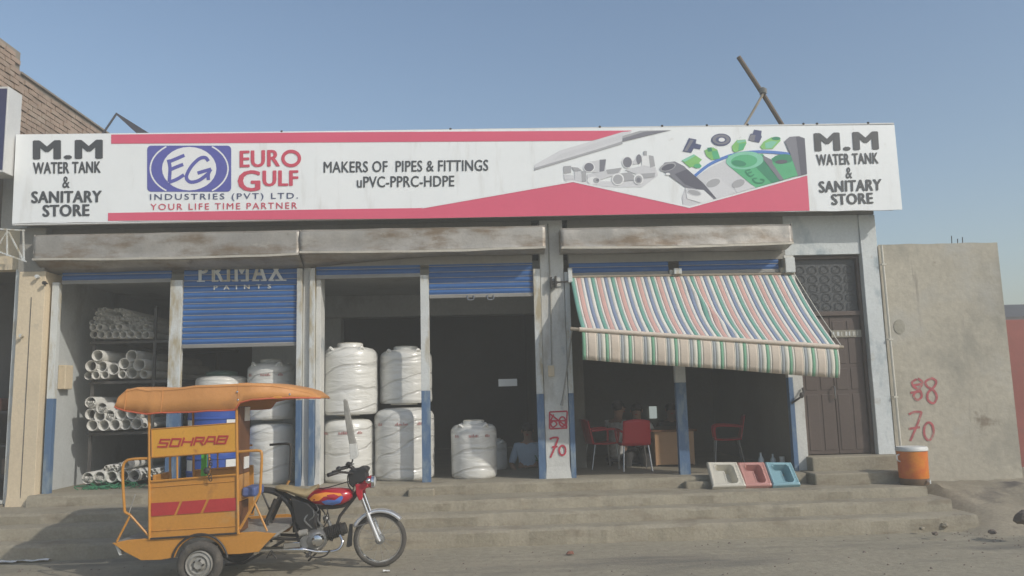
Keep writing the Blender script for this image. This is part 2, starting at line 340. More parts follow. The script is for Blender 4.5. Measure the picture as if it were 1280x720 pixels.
# ================================================================== SETTING
FZ, LZ = 0.55, 0.42                       # shop floor, landing
def coords(a, b, step, far):
    l = []; x = a
    while x < b: l.append(x); x += step
    l.append(b); g = []; d = step
    x = b
    while x < far: d *= 1.6; x += d; g.append(x)
    h = []; d = step; x = a
    while x > -far: d *= 1.6; x -= d; h.append(x)
    return h[::-1] + l + g
gx = coords(-9, 9, .15, 90); gy = coords(-11, -.9, .15, 90)
mb = MB()
def gz(x, y):
    if abs(x) > 10 or y < -12 or y > 1: return -0.01
    return .012 * nzv(x * .8, y * .8) + .010 * nzv(x * 3.1, y * 3.1, 4) - .01
for x in gx:
    for y in gy: mb.v.append(Vector((x, y, gz(x, y))))
ny = len(gy)
for i in range(len(gx) - 1):
    for j in range(ny - 1):
        a = i * ny + j; mb.f.append((a, a + ny, a + ny + 1, a + 1))
tag(mb.build('road', M['road'], smooth=True, recalc=False), kind='structure')

# three worn steps up to the landing
steps = thing('entrance_steps', (0, -1, -.1), None, None); steps['kind'] = 'structure'
for k, (y, z, z0) in enumerate([(-1.42, .165, -.1), (-1.14, .30, .0), (-.86, LZ, .0)]):
    m_ = MB(); rough_slab(m_, -9.0, 5.42 - .12 * k, [(y - .012, z0), (y - .006, z - .035), (y + .016, z - .006), (y + .06, z), (y + .45 if k < 2 else .35, z + .001), (y + .45 if k < 2 else .35, z0)], 420, .016, seed=k * 7)
    o = m_.build('step', M['step'], steps, smooth=True)
# dirt bank to the right of the steps
mb = MB()
def bank(u, v):
    x = 5.1 + 7 * u; y = -1.9 + 3.4 * v
    e = min(1, max(0, (x - 5.15) / .5)); h = .40 * min(1, max(0, (y + 1.75 + .25 * nzv(x * .7, 3)) / 1.5)) ** .8 * e
    if y > -.6 and x > 5.3: h = max(h, .33 * e + .02)
    return (x, y, -.03 + h + .045 * nzv(x * 2.2, y * 2.2, 2) * e + .022 * nzv(x * 6, y * 6, 5) * e)
mb.grid(bank, 90, 44)
tag(mb.build('dirt_bank', M['dirt'], smooth=True, recalc=False), kind='structure')

# ================================================================== SHOP BUILDING
B = thing('shop_building', (0, 2, 0), 'low flat-roofed shop building with roller-shutter bays and a brown side door', 'building')
def bx(name, m, x0, x1, y0, y1, z0, z1, parent=B, bevel=0.0, label=None):
    return MB().box(x0, x1, y0, y1, z0, z1).build(name, m, parent, bevel=bevel, label=label)
# floor slab / threshold: edge worn
m_ = MB(); rough_slab(m_, -5.60, 3.98, [(-.28, .3), (-.275, FZ - .03), (-.255, FZ - .006), (-.22, FZ), (.12, FZ), (.12, .3)], 300, .012, 40); m_.build('threshold', M['step'], B, smooth=True)
bx('floor', M['floor'], -5.95, 5.2, .121, 6.6, .2, FZ - .002)
bx('threshold_block', M['step'], -.98, -.66, -.42, -.285, LZ - .02, FZ - .04, bevel=.02)
bx('threshold_block', M['step'], 2.42, 2.78, -.42, -.285, LZ - .02, FZ - .05, bevel=.02)
# shell
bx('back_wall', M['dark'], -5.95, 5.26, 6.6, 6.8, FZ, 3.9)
bx('side_wall', M['inner'], -5.93, -5.66, .251, 6.6, .2, 3.40)
bx('side_wall', M['dark2'], .86, 1.06, .345, 6.6, .3, 3.40)
bx('side_wall', M['dark2'], 3.995, 4.12, .225, 6.6, .3, 3.40)
bx('side_wall', M['conc'], 5.06, 5.27, .26, 6.6, .2, 3.88)
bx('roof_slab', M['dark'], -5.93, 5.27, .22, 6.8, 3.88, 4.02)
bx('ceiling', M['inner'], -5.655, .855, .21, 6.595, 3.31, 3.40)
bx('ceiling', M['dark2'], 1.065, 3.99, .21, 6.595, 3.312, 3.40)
bx('lintel', M['conc'], -5.60, .64, 0.0, .2, 3.34, 3.90)
bx('lintel', M['conc'], 1.12, 4.02, 0.0, .2, 3.32, 3.90)
bx('upper_wall', M['white2'], 4.025, 5.045, 0.004, .2, 3.37, 3.90)
bx('parapet', M['conc'], -5.93, 5.27, .0, .18, 3.905, 4.66)
# back partition and beams in the pipe shop
bx('partition', M['inner'], -3.75, -2.9, 2.6, 2.7, FZ, 3.3)
bx('ceiling_beam', M['inner'], -3.9, .85, 2.75, 3.0, 2.95, 3.305)
bx('column', M['inner'], -2.66, -2.36, 2.75, 3.05, FZ, 2.94)
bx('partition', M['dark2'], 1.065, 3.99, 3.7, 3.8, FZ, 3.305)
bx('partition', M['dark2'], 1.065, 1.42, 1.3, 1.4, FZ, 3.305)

# pillars
def worn_pillar(name, m, x0, x1, y0, y1, z0, z1, label=None):
    mm = MB(); n = 26; k = 0
    pr = [(x0, y0), (x1, y0), (x1, y1), (x0, y1)]
    for i in range(n + 1):
        z = z0 + (z1 - z0) * i / n
        for j, (x, y) in enumerate(pr):
            d = .005 if j < 2 else 0
            fl = .03 * max(0, 1 - (z - z0) / .25)
            mm.v.append(Vector((x + d * nzv(z * 3, j * 4.1, x0) + (fl if j == 1 else -fl if j == 0 else 0) * .6, y + d * nzv(z * 2.5, j * 6.3, x0 + 5) - (fl if j < 2 else 0), z)))
    for i in range(n):
        for j in range(4):
            a = i * 4 + j; mm.f.append((a, i * 4 + (j + 1) % 4, (i + 1) * 4 + (j + 1) % 4, a + 4))
    mm.f.append((0, 1, 2, 3)); mm.f.append((n * 4, n * 4 + 1, n * 4 + 2, n * 4 + 3))
    return mm.build(name, m, B, bevel=.006, label=label)
worn_pillar('pillar', M['cream'], -5.90, -5.57, -.16, .25, LZ - .1, 3.33, 'cream painted end pillar with a vertical crack')
bx('pillar_crack', M['dark'], -5.735, -5.728, -.166, -.155, LZ, 3.0)
worn_pillar('pillar', M['white'], -2.36, -2.27, .03, .30, FZ - .1, 3.36)
worn_pillar('pillar', M['white'], -2.195, -2.135, .03, .30, FZ - .1, 3.36)
worn_pillar('pillar', M['white'], .74, 1.05, -.02, .34, FZ - .12, 3.9, 'white middle pillar with red spray-painted numbers')
worn_pillar('pillar', M['white'], 3.995, 4.13, -.01, .22, FZ - .2, 3.365)
worn_pillar('pillar', M['white2'], 5.05, 5.27, -.02, .26, FZ - .3, 3.895, 'whitewashed right pillar with bluish stains')

# shutter guide channels: pale above, blue below
def guide(x0, x1, ztop, zs=1.55, y=-.035, lowmat='bpost', zb=FZ - .01):
    w = x1 - x0
    def chan(za, zt, m, nm):
        mm = MB(); mm.box(x0, x1, y, y + .012, za, zt); mm.box(x0, x0 + .012, y + .012, y + .09, za, zt); mm.box(x1 - .012, x1, y + .012, y + .09, za, zt)
        mm.build(nm, m, B, bevel=.003)
    chan(zs, ztop, M['post'], 'guide_channel'); chan(zb, zs - .001, M[lowmat], 'guide_channel')
guide(-5.535, -5.455, 3.20, 1.72, y=-.06, zb=LZ + .02)
guide(-4.05, -3.90, 3.20, 1.5)
guide(-2.43, -2.365, 3.32, 1.62)
guide(-2.265, -2.20, 3.32, 1.62)
guide(-.835, -.725, 3.20, 1.70)
guide(.645, .735, 3.25, 1.62)
guide(1.055, 1.12, 3.2, 1.62)
guide(2.45, 2.585, 3.2, 1.72)
guide(3.93, 3.99, 3.2, 1.75)

# roller shutters: each slat a curved strip
def slat_mesh(w, h):
    mm = MB(); n = 6
    for i in range(n + 1):
        a = i / n; z = h * a; y = -.016 * math.sin(math.pi * min(1, a * 1.06)) - (.004 if i == 0 else 0)
        for x in (-w / 2, w / 2): mm.v.append(Vector((x, y, z)))
    for i in range(n): mm.f.append((i * 2, i * 2 + 1, i * 2 + 3, i * 2 + 2))
    k = len(mm.v)
    mm.box(-w / 2, w / 2, .0, .010, 0, h)
    return mm.mesh('shutter_slat', M['slat'], smooth=False)
def shutter(x0, x1, zb, zt, bar=True, handles=False, y=.02):
    sh = bpy.data.objects.new('roller_shutter', None); COL.objects.link(sh); sh.parent = B; ORG[sh.name] = worldorg(B)
    h = .0755; w = x1 - x0; me = slat_mesh(w, h - .006); z = zb + (.05 if bar else 0)
    led = MB().box(-w / 2, w / 2, -.010, .004, 0, .0055).mesh('slat_ledge', M['groove'])
    while z < zt:
        inst('slat', me, sh, ((x0 + x1) / 2, y + rnd(-.0015, .0015), z), (0, rnd(-.0012, .0012), 0))
        inst('slat_joint', led, sh, ((x0 + x1) / 2, y, z - .0058))
        z += h
    if bar:
        MB().box(x0, x1, y - .022, y + .016, zb, zb + .043).build('bottom_rail', M['slatbar'], sh, bevel=.004)
    if handles:
        for dx in (-.14, .12):
            xm = (x0 + x1) / 2 + dx; MB().tube(smooth_path([(xm - .04, y - .03, zb + .03), (xm - .035, y - .055, zb - .03), (xm + .035, y - .055, zb - .03), (xm + .04, y - .03, zb + .03)], 4), .008, 6).build('lock_hasp', M['leg'], sh, smooth=True)
    return sh
shutter(-3.895, -2.435, P(300, 434, .02).z, 3.34)
s4 = shutter(-.72, .64, P(600, 372, .02).z, 3.34, handles=True)
for (a, b) in ((-5.45, -4.06), (-2.19, -.84), (1.125, 2.445), (2.59, 3.925)):
    shutter(a, b, 3.18 if a < 1 else 3.14, 3.33, bar=True)
# painted words on the second shutter
def text_mesh(body, bold=0.0, spacing=1.0, shear=0.0):
    cu = bpy.data.curves.new('lettering', 'FONT'); cu.body = body; cu.space_character = spacing + bold * 1.5; cu.shear = shear
    cu.resolution_u = 3
    o = bpy.data.objects.new('lettering', cu); COL.objects.link(o)
    dg = bpy.context.evaluated_depsgraph_get(); dg.update()
    me = bpy.data.meshes.new_from_object(o.evaluated_get(dg)); bpy.data.objects.remove(o)
    v0 = [v.co.copy() for v in me.vertices]; f0 = [tuple(p.vertices) for p in me.polygons]; bpy.data.meshes.remove(me)
    offs = [(0, 0)] if bold == 0 else [(bold * dx, bold * dy) for dx, dy in ((0, 0), (1, 0), (-1, 0), (.5, .35), (-.5, .35), (.5, -.35), (-.5, -.35))]
    vs = []; fs = []
    for k, (dx, dy) in enumerate(offs):
        n = len(vs); vs += [(v.x + dx, v.y + dy, k) for v in v0]; fs += [tuple(i + n for i in f) for f in f0]
    xs = [v[0] for v in vs]; ys = [v[1] for v in vs]; x0, x1, y0, y1 = min(xs), max(xs), min(ys), max(ys)
    return [((v[0] - x0) / (x1 - x0), (v[1] - y0) / (y1 - y0), v[2]) for v in vs], fs
def text_on(name, body, quad, Y, m, parent, bold=0.0, spacing=1.0, shear=0.0, label=None, thick=.0):
    """quad: photo pixels tl,tr,br,bl of the inked box, laid on the plane y = Y"""
    uv, fs = text_mesh(body, bold, spacing, shear)
    tl, tr, br, bl = [P(q[0], q[1], Y) for q in quad]
    mm = MB(); mm.v = [(bl * (1 - u) + br * u) * (1 - v) + (tl * (1 - u) + tr * u) * v - Vector((0, .00012 * k, 0)) for u, v, k in uv]; mm.f = fs
    o = mm.build(name, m, parent, recalc=False)
    if label: o['label'] = label
    return o
text_on('lettering', 'PRIMAX', ((248, 328), (355, 326), (355, 351), (248, 352.5)), -.002, M['post'], B, bold=.03, spacing=1.2, label='white words painted on the blue shutter')
text_on('lettering', 'PAINTS', ((267, 357), (339, 355), (339, 360.5), (267, 362.5)), -.002, M['post'], B, bold=.03, spacing=2.4)
ser = MB()
for xa_, xb_2 in ((246, 256), (265, 273), (278, 286), (290, 298), (301, 307), (316, 324), (326, 332), (336, 343), (344, 350), (352, 358)):
    yb_ = 352.3 - (xa_ - 246) * .012; ser.poly([P(xa_, yb_ - 1.6, -.0035), P(xb_2, yb_ - 1.6, -.0035), P(xb_2, yb_, -.0035), P(xa_, yb_, -.0035)])
ser.build('lettering_serif', M['post'], B, recalc=False)

# galvanised hoods over the shutters
def hood(x0, x1, zb, zt, seed, sag=0.0, d0=.13, d1=.13):
    hd = bpy.data.objects.new('shutter_hood', None); COL.objects.link(hd); hd.parent = B; ORG[hd.name] = worldorg(B)
    n = max(20, int((x1 - x0) * 22)); pr = [(-.02, zt + .0), (-.27, zt), (-.305, zt - .03), (-.312, zt - .12), (-.30, zt - .22), (-.308, zb + .035), (-.315, zb + .012)]
    m1 = MB(); K = len(pr)
    for i in range(n + 1):
        x = x0 + (x1 - x0) * i / n; s = sag * math.sin(math.pi * i / n)
        for j, (y, z) in enumerate(pr):
            dent = .018 * nzv(x * 1.4 + seed, z * 5) + .008 * nzv(x * 5 + seed, z * 9, 2)
            m1.v.append(Vector((x, y + (dent if 0 < j < K - 1 else dent * .3), z - s * (j > 2) + .006 * nzv(x * 2 + seed, j))))
    for i in range(n):
        for j in range(K - 1):
            a = i * K + j; m1.f.append((a, a + K, a + K + 1, a + 1))
    m1.build('face_sheet', M['hood'], hd, smooth=True, solid=.004, recalc=True)
    m2 = MB()
    def lip(u, v):
        x = x0 + (x1 - x0) * u; s = sag * math.sin(math.pi * u)
        return (x, -.322 + .03 * (v < .5) * 0 + .004 * nzv(x * 3, seed), zb - s + .006 * nzv(x * 2 + seed, 6) + (.022 if v > .5 else -.006))
    m2.grid(lip, n, 1); m2.build('folded_lip', M['hooded'], hd, solid=.008)
    m3 = MB()
    def sof(u, v):
        x = x0 + (x1 - x0) * u; s = sag * math.sin(math.pi * u)
        return (x, -.31 + .29 * v, zb + .01 - s * (1 - v) - (d0 + (d1 - d0) * min(1, u * 2)) * v + .012 * nzv(x * 1.3 + seed, v * 2))
    m3.grid(sof, n, 3); m3.build('soffit_sheet', M['hood'], hd, smooth=True, solid=.004)
    m4 = MB(); m4.box(x0 - .002, x0 + .006, -.305, -.01, zb, zt); m4.box(x1 - .006, x1 + .002, -.305, -.01, zb, zt); m4.build('end_plate', M['hood'], hd)
hood(-5.66, -2.345, 3.45, 3.775, 1, .02)
bx('lintel', M['conc'], -5.93, -5.602, -.14, .25, 3.335, 3.90)
hood(-2.335, .80, 3.475, 3.775, 5, .02, .15, .04)
hood(1.00, 4.02, 3.465, 3.735, 9, .02, .04, .04)

# brown door with lattice transom
D = bpy.data.objects.new('side_door', None); COL.objects.link(D); D.parent = B; ORG[D.name] = worldorg(B)
dx0, dx1, dz0, dz1 = 4.135, 5.045, .735, 3.36
def dbox(nm, m, *a, bevel=.004): return MB().box(*a).build(nm, m, D, bevel=bevel)
dzt = P(1045, 392, .1).z
fr = MB(); fr.box(dx0, dx0 + .04, .07, .14, dz0, dz1); fr.box(dx1 - .04, dx1, .07, .14, dz0, dz1); fr.box(dx0 + .04, dx1 - .04, .07, .14, dz1 - .04, dz1); fr.box(dx0 + .04, dx1 - .04, .072, .138, dzt - .03, dzt + .03)
fr.build('door_frame', M['door'], D, bevel=.004)
xm = (dx0 + dx1) / 2
for (a, b) in ((dx0 + .045, xm - .004), (xm + .004, dx1 - .045)):
    dbox('door_leaf', M['door'], a, b, .105, .13, dz0 + .01, dzt - .035)
    for za, zb in ((dz0 + .06, dz0 + .78), (dz0 + .84, dz0 + 1.12), (dz0 + 1.18, dzt - .1)):
        w = (b - a); 
        for q in (0, 1):
            xa = a + .03 + q * (w / 2 - .005); xb = a + w / 2 - .02 + q * (w / 2 - .005)
            dbox('door_panel', M['door'], xa, xb, .098, .106, za, zb, bevel=.004)
MB().tube(smooth_path([(xm - .02, .09, 1.45), (xm - .02, .05, 1.47), (xm - .02, .05, 1.60), (xm - .02, .09, 1.62)], 4), .009, 6).build('door_handle', M['leg'], D, smooth=True)
gm = MB(); gm.box(dx0 + .045, dx1 - .045, .118, .122, dzt + .03, dz1 - .04); gm.build('transom_sheet', M['grille'], D)
gb = MB()
for i in range(5):
    for j in range(5):
        cx = dx0 + .12 + i * .165; cz = dzt + .10 + j * .125
        if cz > dz1 - .1: continue
        gb.tube([(cx + .06 * math.cos(t * .7), .105, cz + .055 * math.sin(t * .7)) for t in range(9)], .005, 4, closed=True)
        gb.tube([(cx - .08, .103, cz - .06), (cx + .08, .103, cz + .06)], .004, 4)
gb.build('lattice', M['grille'], D, smooth=True)
qa, qb = P(1039, 413, .085), P(1078, 421, .085)
MB().box(qa.x, qb.x, .085, .092, qb.z, qa.z).build('door_plate', M['patch'], D)
mm = MB()
for k in range(7):
    xk = qa.x + .02 + k * (qb.x - qa.x - .04) / 7; mm.box(xk, xk + .018 + .012 * (k % 2), .082, .0845, qb.z + .02, qa.z - .02)
mm.build('worn_plate_print', M['post'], D)
text_on('door_plate_lettering', 'NO. 12 A', ((1043, 415), (1075, 414), (1075, 419), (1043, 420)), .076, M['conc'], D, spacing=1.3) if False else None
# doorsteps
bx('doorstep', M['step'], 4.10, 5.24, -.20, .25, FZ - .01, .733, bevel=.015)
bx('doorstep', M['step'], 4.0, 5.24, -.50, .12, LZ - .02, FZ + .01, bevel=.02)

# window frames of the small things on the pillars
bx('meter_box', M['cream'], .80, .88, -.045, -.018, 1.84, 1.98, bevel=.004)
MB().tube([(.86, -.035, 3.85), (.865, -.035, 3.0), (.85, -.035, 1.99)], .008, 6).build('wall_wire', M['conc'], B, smooth=True)
hk = MB()
q = P(1000, 497, -.05)
hk.tube(smooth_path([q + Vector((.05, .02, .12)), q + Vector((.03, -.05, .05)), q + Vector((-.03, -.07, 0)), q + Vector((-.13, -.03, -.07))], 4), .014, 6)
hk.ell(q + Vector((0, -.06, .03)), .03, .025, .04, 8, 6)
hk.build('door_bolt', M['blacksteel'], B, smooth=True)
for (px, py) in ((48, 346), (57, 354), (28, 420)):
    q = P(px, py, -.19); MB().lathe(q, [(.001, -.05), (.022, -.05), (.026, -.02), (.012, -.01), (.012, .03), (.001, .03)], 10, 'Y').build('wall_bolt', M['blacksteel'] if px > 50 else M['post'], B, smooth=True)

# red numbers sprayed on the pillar and the grey wall
def strokes(paths, w, f):
    mm = MB()
    for ps in paths:
        ps = [Vector((p[0], p[1], 0)) for p in ps]; ps = smooth_path(ps, 5) if len(ps) > 2 else ps
        n = len(ps); L_ = []
        for i, p in enumerate(ps):
            t = (ps[min(i + 1, n - 1)] - ps[max(i - 1, 0)]); t = t.normalized() if t.length > 0 else Vector((1, 0, 0)); s = Vector((-t.y, t.x, 0)) * w * .5
            L_.append((p + s, p - s))
        k = len(mm.v)
        for i, (a, b) in enumerate(L_): o_ = Vector((0, -.00004 * i - .00035 * len(mm.f) / 20, 0)); mm.v += [f(a.x, a.y) + o_, f(b.x, b.y) + o_]
        mm.f += [(k + 2 * i, k + 2 * i + 1, k + 2 * i + 3, k + 2 * i + 2) for i in range(n - 1)]
    return mm
def circ(cx, cy, rx, ry, n=12, a0=0): return [(cx + rx * math.cos(a0 + 2 * math.pi * i / n), cy + ry * math.sin(a0 + 2 * math.pi * i / n)) for i in range(n + 1)]
strokes([[(687, 515), (709, 514)], [(709, 514), (708, 536)], [(708, 535), (688, 536)], [(687, 515), (687, 536)], [(692, 518), (688, 528), (691, 534), (696, 530), (692, 526), (689, 529)], circ(703, 527, 4, 6), [(687, 517), (709, 534)], [(688, 526), (709, 526)]], 1.9,
        lambda x, y: P(x, y, -.029)).build('spray_number', M['graf'], B, recalc=False, label='crossed-out red number sprayed on the pillar')
strokes([[(687, 549), (692, 547), (698, 547)], [(698, 547), (694, 558), (688, 572)], [(690, 559), (697, 558)], circ(703, 563, 4, 6)], 2.3,
        lambda x, y: P(x, y, -.029)).build('spray_number', M['graf'], B, recalc=False, label='red 70 sprayed on the pillar')

# sheet of paper hanging far inside
tag(MB().box(*(lambda a, b: (a.x, b.x, .9, .904, b.z, a.z))(P(623, 474, .9), P(646.5, 482.5, .9))).build('price_notice', M['paper'], None), 'small white rectangular notice hanging in the dark doorway bay', 'notice')

# ------------------------------------------------------------------ grey wall at the right
GW = thing('boundary_wall', (6.1, .1, 0), 'plain grey cement wall with red sprayed numbers right of the door', 'wall')
mm = MB()
def gwall(u, v): return (5.30 + 1.64 * u, 0.02 + .002 * nzv(u * 3, v * 4), .1 + 3.39 * v + .012 * nzv(u * 6, 2) * v)
mm.grid(gwall, 24, 40); k = len(mm.v)
mm.box(5.30, 6.935, .035, .25, .1, 3.475)
mm.build('wall_face', M['wallr'], GW, smooth=False)
for dx, h in ((.22, .13), (.30, .09), (.37, .11)):
    MB().tube([(6.15 + dx, .12, 3.44), (6.15 + dx + .01, .12, 3.48 + h)], .006, 5).build('rebar', M['blacksteel'], GW)
MB().prism([(5.49 + .075 * math.cos(t), .0165, 2.38 + .10 * math.sin(t)) for t in [2 * math.pi * i / 14 for i in range(14)]], (0, -.003, 0)).build('patch', M['patch'], GW)
strokes([[(1146, 474), (1140, 478), (1143, 484), (1150, 488), (1152, 496), (1146, 500), (1142, 494), (1149, 486), (1153, 478), (1147, 473)],
         [(1164, 473), (1157, 477), (1159, 483), (1167, 488), (1171, 496), (1167, 504), (1160, 500), (1160, 491), (1168, 483), (1170, 476), (1163, 472)], [(1140, 482), (1153, 480)], [(1138, 491), (1151, 489)]], 2.9,
        lambda x, y: P(x, y, .0155)).build('spray_number', M['graf2'], GW, recalc=False, label='red 88 sprayed on the grey wall')
strokes([[(1136, 518), (1143, 515), (1152, 515)], [(1152, 515), (1147, 530), (1138, 551)], [(1136, 536), (1150, 534)], circ(1161, 539, 6, 11), ], 2.9,
        lambda x, y: P(x, y, .0155)).build('spray_number', M['graf2'], GW, recalc=False, label='red 70 sprayed on the grey wall')
cdt = MB(); cdt.tube([(5.315, -.045, 3.47), (5.32, -.045, 2), (5.33, -.05, .62)], .016, 8)
for z in (3.2, 2.2, 1.45): cdt.box(5.29, 5.35, -.066, -.024, z, z + .02)
tag(cdt.build('conduit_pipe', M['conduit'], None, smooth=True), 'thin pale conduit running down between the right pillar and the grey wall', 'pipe')

# far right: red gate and shed roof
rg = thing('red_gate', (8.6, 2.2, 0), 'faded red metal gate beyond the right end of the grey wall', 'gate')
zt = P(1270, 398, 2.2).z
for i in range(5):
    MB().box(7.62 + i * .62, 8.22 + i * .62, 2.2, 2.24, .1, zt - .02 * (i % 2)).build('gate_panel', M['redgate'], rg, bevel=.006)
for i in range(6): MB().box(7.60 + i * .62, 7.64 + i * .62, 2.16, 2.20, .1, zt + .02).build('gate_rail', M['redgate'], rg, bevel=.004)
sh = thing('grey_shed', (10.5, 5.6, 0), 'low grey shed roof just visible above the red gate', 'building')
zs = P(1270, 378, 4.0).z
MB().box(8.25, 13, 4.0, 7, 0, zs - .35).build('wall', M['shed'], sh); MB().prism([(8.1, 3.8, zs - .34), (8.1, 3.8, zs - .28), (8.1, 5.4, zs + .1), (8.1, 7.2, zs - .28), (8.1, 7.2, zs - .34)], (5, 0, 0)).build('roof', M['shed'], sh)
for dx in (.25, .6): MB().box(8.2 + dx, 8.26 + dx, 3.9, 3.96, zs - .3, zs + .12).build('roof_post', M['shed'], sh)

# ------------------------------------------------------------------ left neighbour
N = thing('brick_building', (-7.6, 3, 0), 'brown brick upper storey rising behind the left end of the signboard', 'building')
WX = -6.34
def on_x(px, py, X):
    r = ROT @ Vector(((px - 640) / 1000, (360 - py) / 1000, -1)); return CAM + r * ((X - CAM.x) / r.x)
ytip, ystep = on_x(112, 163, WX).y, on_x(26, 92, WX).y
ztop = on_x(26, 92, WX).z; zhi = on_x(26, 65, WX).z
MB().box(WX - .30, WX - .02, -.20, 6.0, 3.92, ztop - .005).build('wall', M['mortar'], N)
MB().box(WX - .30, WX - .02, -1.4, -.201, 5.62, ztop - .005).build('wall', M['mortar'], N)
MB().box(WX - .30, WX - .02, -1.4, ystep, ztop - .003, zhi).build('wall', M['mortar'], N)
bms = []
for s in range(3):
    q = MB().box(-.012, .024 + .004 * s, 0, .215 - .006 * s, 0, .060 + .001 * s); bms.append(q.mesh('brick', M['brick']))
row = 0; z = 5.02
while z < zhi - .05:
    y = -1.38 + (row % 2) * .115
    ymax = 2.9 if z < ztop - .06 else ystep - .2
    while y < ymax:
        if z > 5.6 or y > -.18:
            inst('brick', random.choice(bms), N, (WX - .025 + rnd(-.006, .006), y + rnd(-.004, .004), z + rnd(-.003, .003)), (rnd(-.012, .012), 0, rnd(-.02, .02)))
        y += .232
    z += .0755; row += 1
MB().box(WX - .32, WX + .015, ystep + .002, 6.0, ztop + .002, ztop + .03).build('coping', M['mortar'], N)
# ground-floor shop of the neighbour
nb = thing('neighbour_shop', (-7.2, 2, 0), 'dark open shop at the left edge with a pale door frame', 'building')
def nbx(nm, m, *a, bevel=0): return MB().box(*a).build(nm, m, nb, bevel=bevel)
nbx('floor', M['floor'], -9, -5.96, -.1, 4, .1, LZ + .03)
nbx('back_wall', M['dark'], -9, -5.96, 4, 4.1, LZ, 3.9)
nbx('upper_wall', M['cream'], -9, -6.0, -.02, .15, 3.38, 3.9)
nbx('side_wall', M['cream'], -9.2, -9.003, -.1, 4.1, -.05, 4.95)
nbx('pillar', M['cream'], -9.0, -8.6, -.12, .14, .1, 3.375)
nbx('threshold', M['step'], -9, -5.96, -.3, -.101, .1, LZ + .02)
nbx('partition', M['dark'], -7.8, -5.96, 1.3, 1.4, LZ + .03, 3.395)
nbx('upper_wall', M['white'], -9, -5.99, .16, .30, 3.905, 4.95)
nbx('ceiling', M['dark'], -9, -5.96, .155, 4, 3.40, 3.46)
nbx('door_frame', M['post'], -5.98, -5.905, -.10, .10, LZ, 3.37, bevel=.006)
nbx('door_frame', M['post'], -9, -5.985, -.10, -.02, LZ, LZ + .07, bevel=.006)
nbx('shelf', M['rack'], -7.6, -6.15, .7, 1.1, 1.55, 1.58); nbx('shelf', M['rack'], -7.6, -6.15, .7, 1.1, 1.10, 1.13); nbx('shelf', M['rack'], -7.6, -6.15, .7, 1.1, .70, .73)
ns = thing('neighbour_sign', (-7.0, -.3, 3.9), 'dark blue lightbox sign with a white edge at the left border', 'sign')
ny0 = -.52
a0 = P(11, 108, ny0); a1 = P(7, 215, ny0)
MB().box(-8.6, a0.x, ny0, -.22, a1.z, a0.z).build('sign_box', M['alu'], ns, bevel=.006)
MB().box(-8.5, a0.x - .015, ny0 - .006, ny0 - .002, a1.z + .03, a0.z - .03).build('sign_face', M['nblue'], ns)
br = thing('truss_bracket', (-6.3, -.4, 3.3), 'white welded angle-iron bracket under the blue lightbox sign', 'bracket')
def bar(a, b, r=.011, ya=-.38): MB().tube([P(a[0], a[1], ya), P(b[0], b[1], ya)], r, 4).build('bar', M['post'], br)
bar((-25, 285), (31, 288)); bar((-25, 306), (33, 327)); bar((9, 287), (9, 320)); bar((29, 288), (30, 326)); bar((-8, 316), (9, 290)); bar((11, 290), (29, 325)); bar((-25, 290), (-8, 312))
for ci, (a, b, cc, dd) in enumerate(((-7.4, -7.0, 1.585, 1.80), (-6.95, -6.55, 1.585, 1.75), (-6.45, -6.2, 1.135, 1.33), (-7.2, -6.7, 1.135, 1.38), (-6.5, -6.18, .735, .95))):
    k_ = MB().box(a, b, .72, 1.0, cc, dd).build('carton', M['stone_r'] if cc > 1 else M['stone'], None, bevel=.012)
    tag(k_, ['largest brown carton on the top shelf of the left-edge shop', 'lower brown carton beside it on the top shelf, left-edge shop', 'narrow brown carton at the right of the middle shelf, left-edge shop', 'wide brown carton on the middle shelf of the left-edge shop', 'grey-brown carton on the bottom shelf of the left-edge shop'][ci], 'carton', 'cartons in the left shop')

# ================================================================== SIGNBOARD
SY = -.34
SB = thing('signboard', (-.2, -.2, 3.88), 'long white shop signboard with crimson bands and pipe pictures across the shop front', 'sign')
tl, tr, brr, bl = P(20, 168, SY), P(1118, 156, SY), P(1128, 262, SY), P(15, 279.5, SY)
mm = MB()
def sface(u, v):
    p = (bl * (1 - u) + brr * u) * (1 - v) + (tl * (1 - u) + tr * u) * v
    e = .006 * math.sin(u * 60) * nzv(u * 20, 1) * (1 - v) ** 6 * 2
    w = .010 * max(0, (u - .905) / .095) * (nzv(u * 60 + v * 9, v * 5) ) + .004 * nzv(u * 9, v * 2)
    return (p.x, SY, p.z + (e if v == 0 else 0))
mm.grid(sface, 160, 12); mm.build('banner', M['banner'], SB, smooth=True, recalc=False)
x0, x1 = bl.x, brr.x; z0 = (bl.z + brr.z) / 2; z1 = (tl.z + tr.z) / 2
MB().box(x0 + .004, x1 - .004, SY + .012, -.10, z0 + .03, z1 - .02).build('box_frame', M['alu'], SB)
MB().box(x0, x1, SY + .004, SY + .03, z1 - .012, z1 + .010).build('edge_trim', M['alu'], SB, bevel=.004)
MB().box(x0, x1, SY + .004, SY + .05, z0 - .008, z0 + .014).build('edge_trim', M['alu'], SB, bevel=.004)
for px in (352, 563, 750, 828, 884, 935, 1005, 1022, 1086):
    q = P(px, 159, SY); MB().ell(Vector((q.x, SY + .01, z1 + .012)), .018, .018, .016, 8, 5).build('bolt_head', M['blacksteel'], SB)
PC = [0]
def pr(name, pts, m, lay=1, label=None):
    PC[0] += 1; lay += .012 * (PC[0] % 60)
    o = MB().poly([P(x, y, SY - .003 - .0010 * lay) for x, y in pts]).build(name, m, SB, recalc=False)
    if label: o['label'] = label
    return o
def tx(body, quad, m, bold=0.0, spacing=1.0, shear=0.0, lay=3, nm='lettering', label=None):
    return text_on(nm, body, quad, SY - .003 - .0010 * lay, M[m], SB, bold, spacing, shear, label)
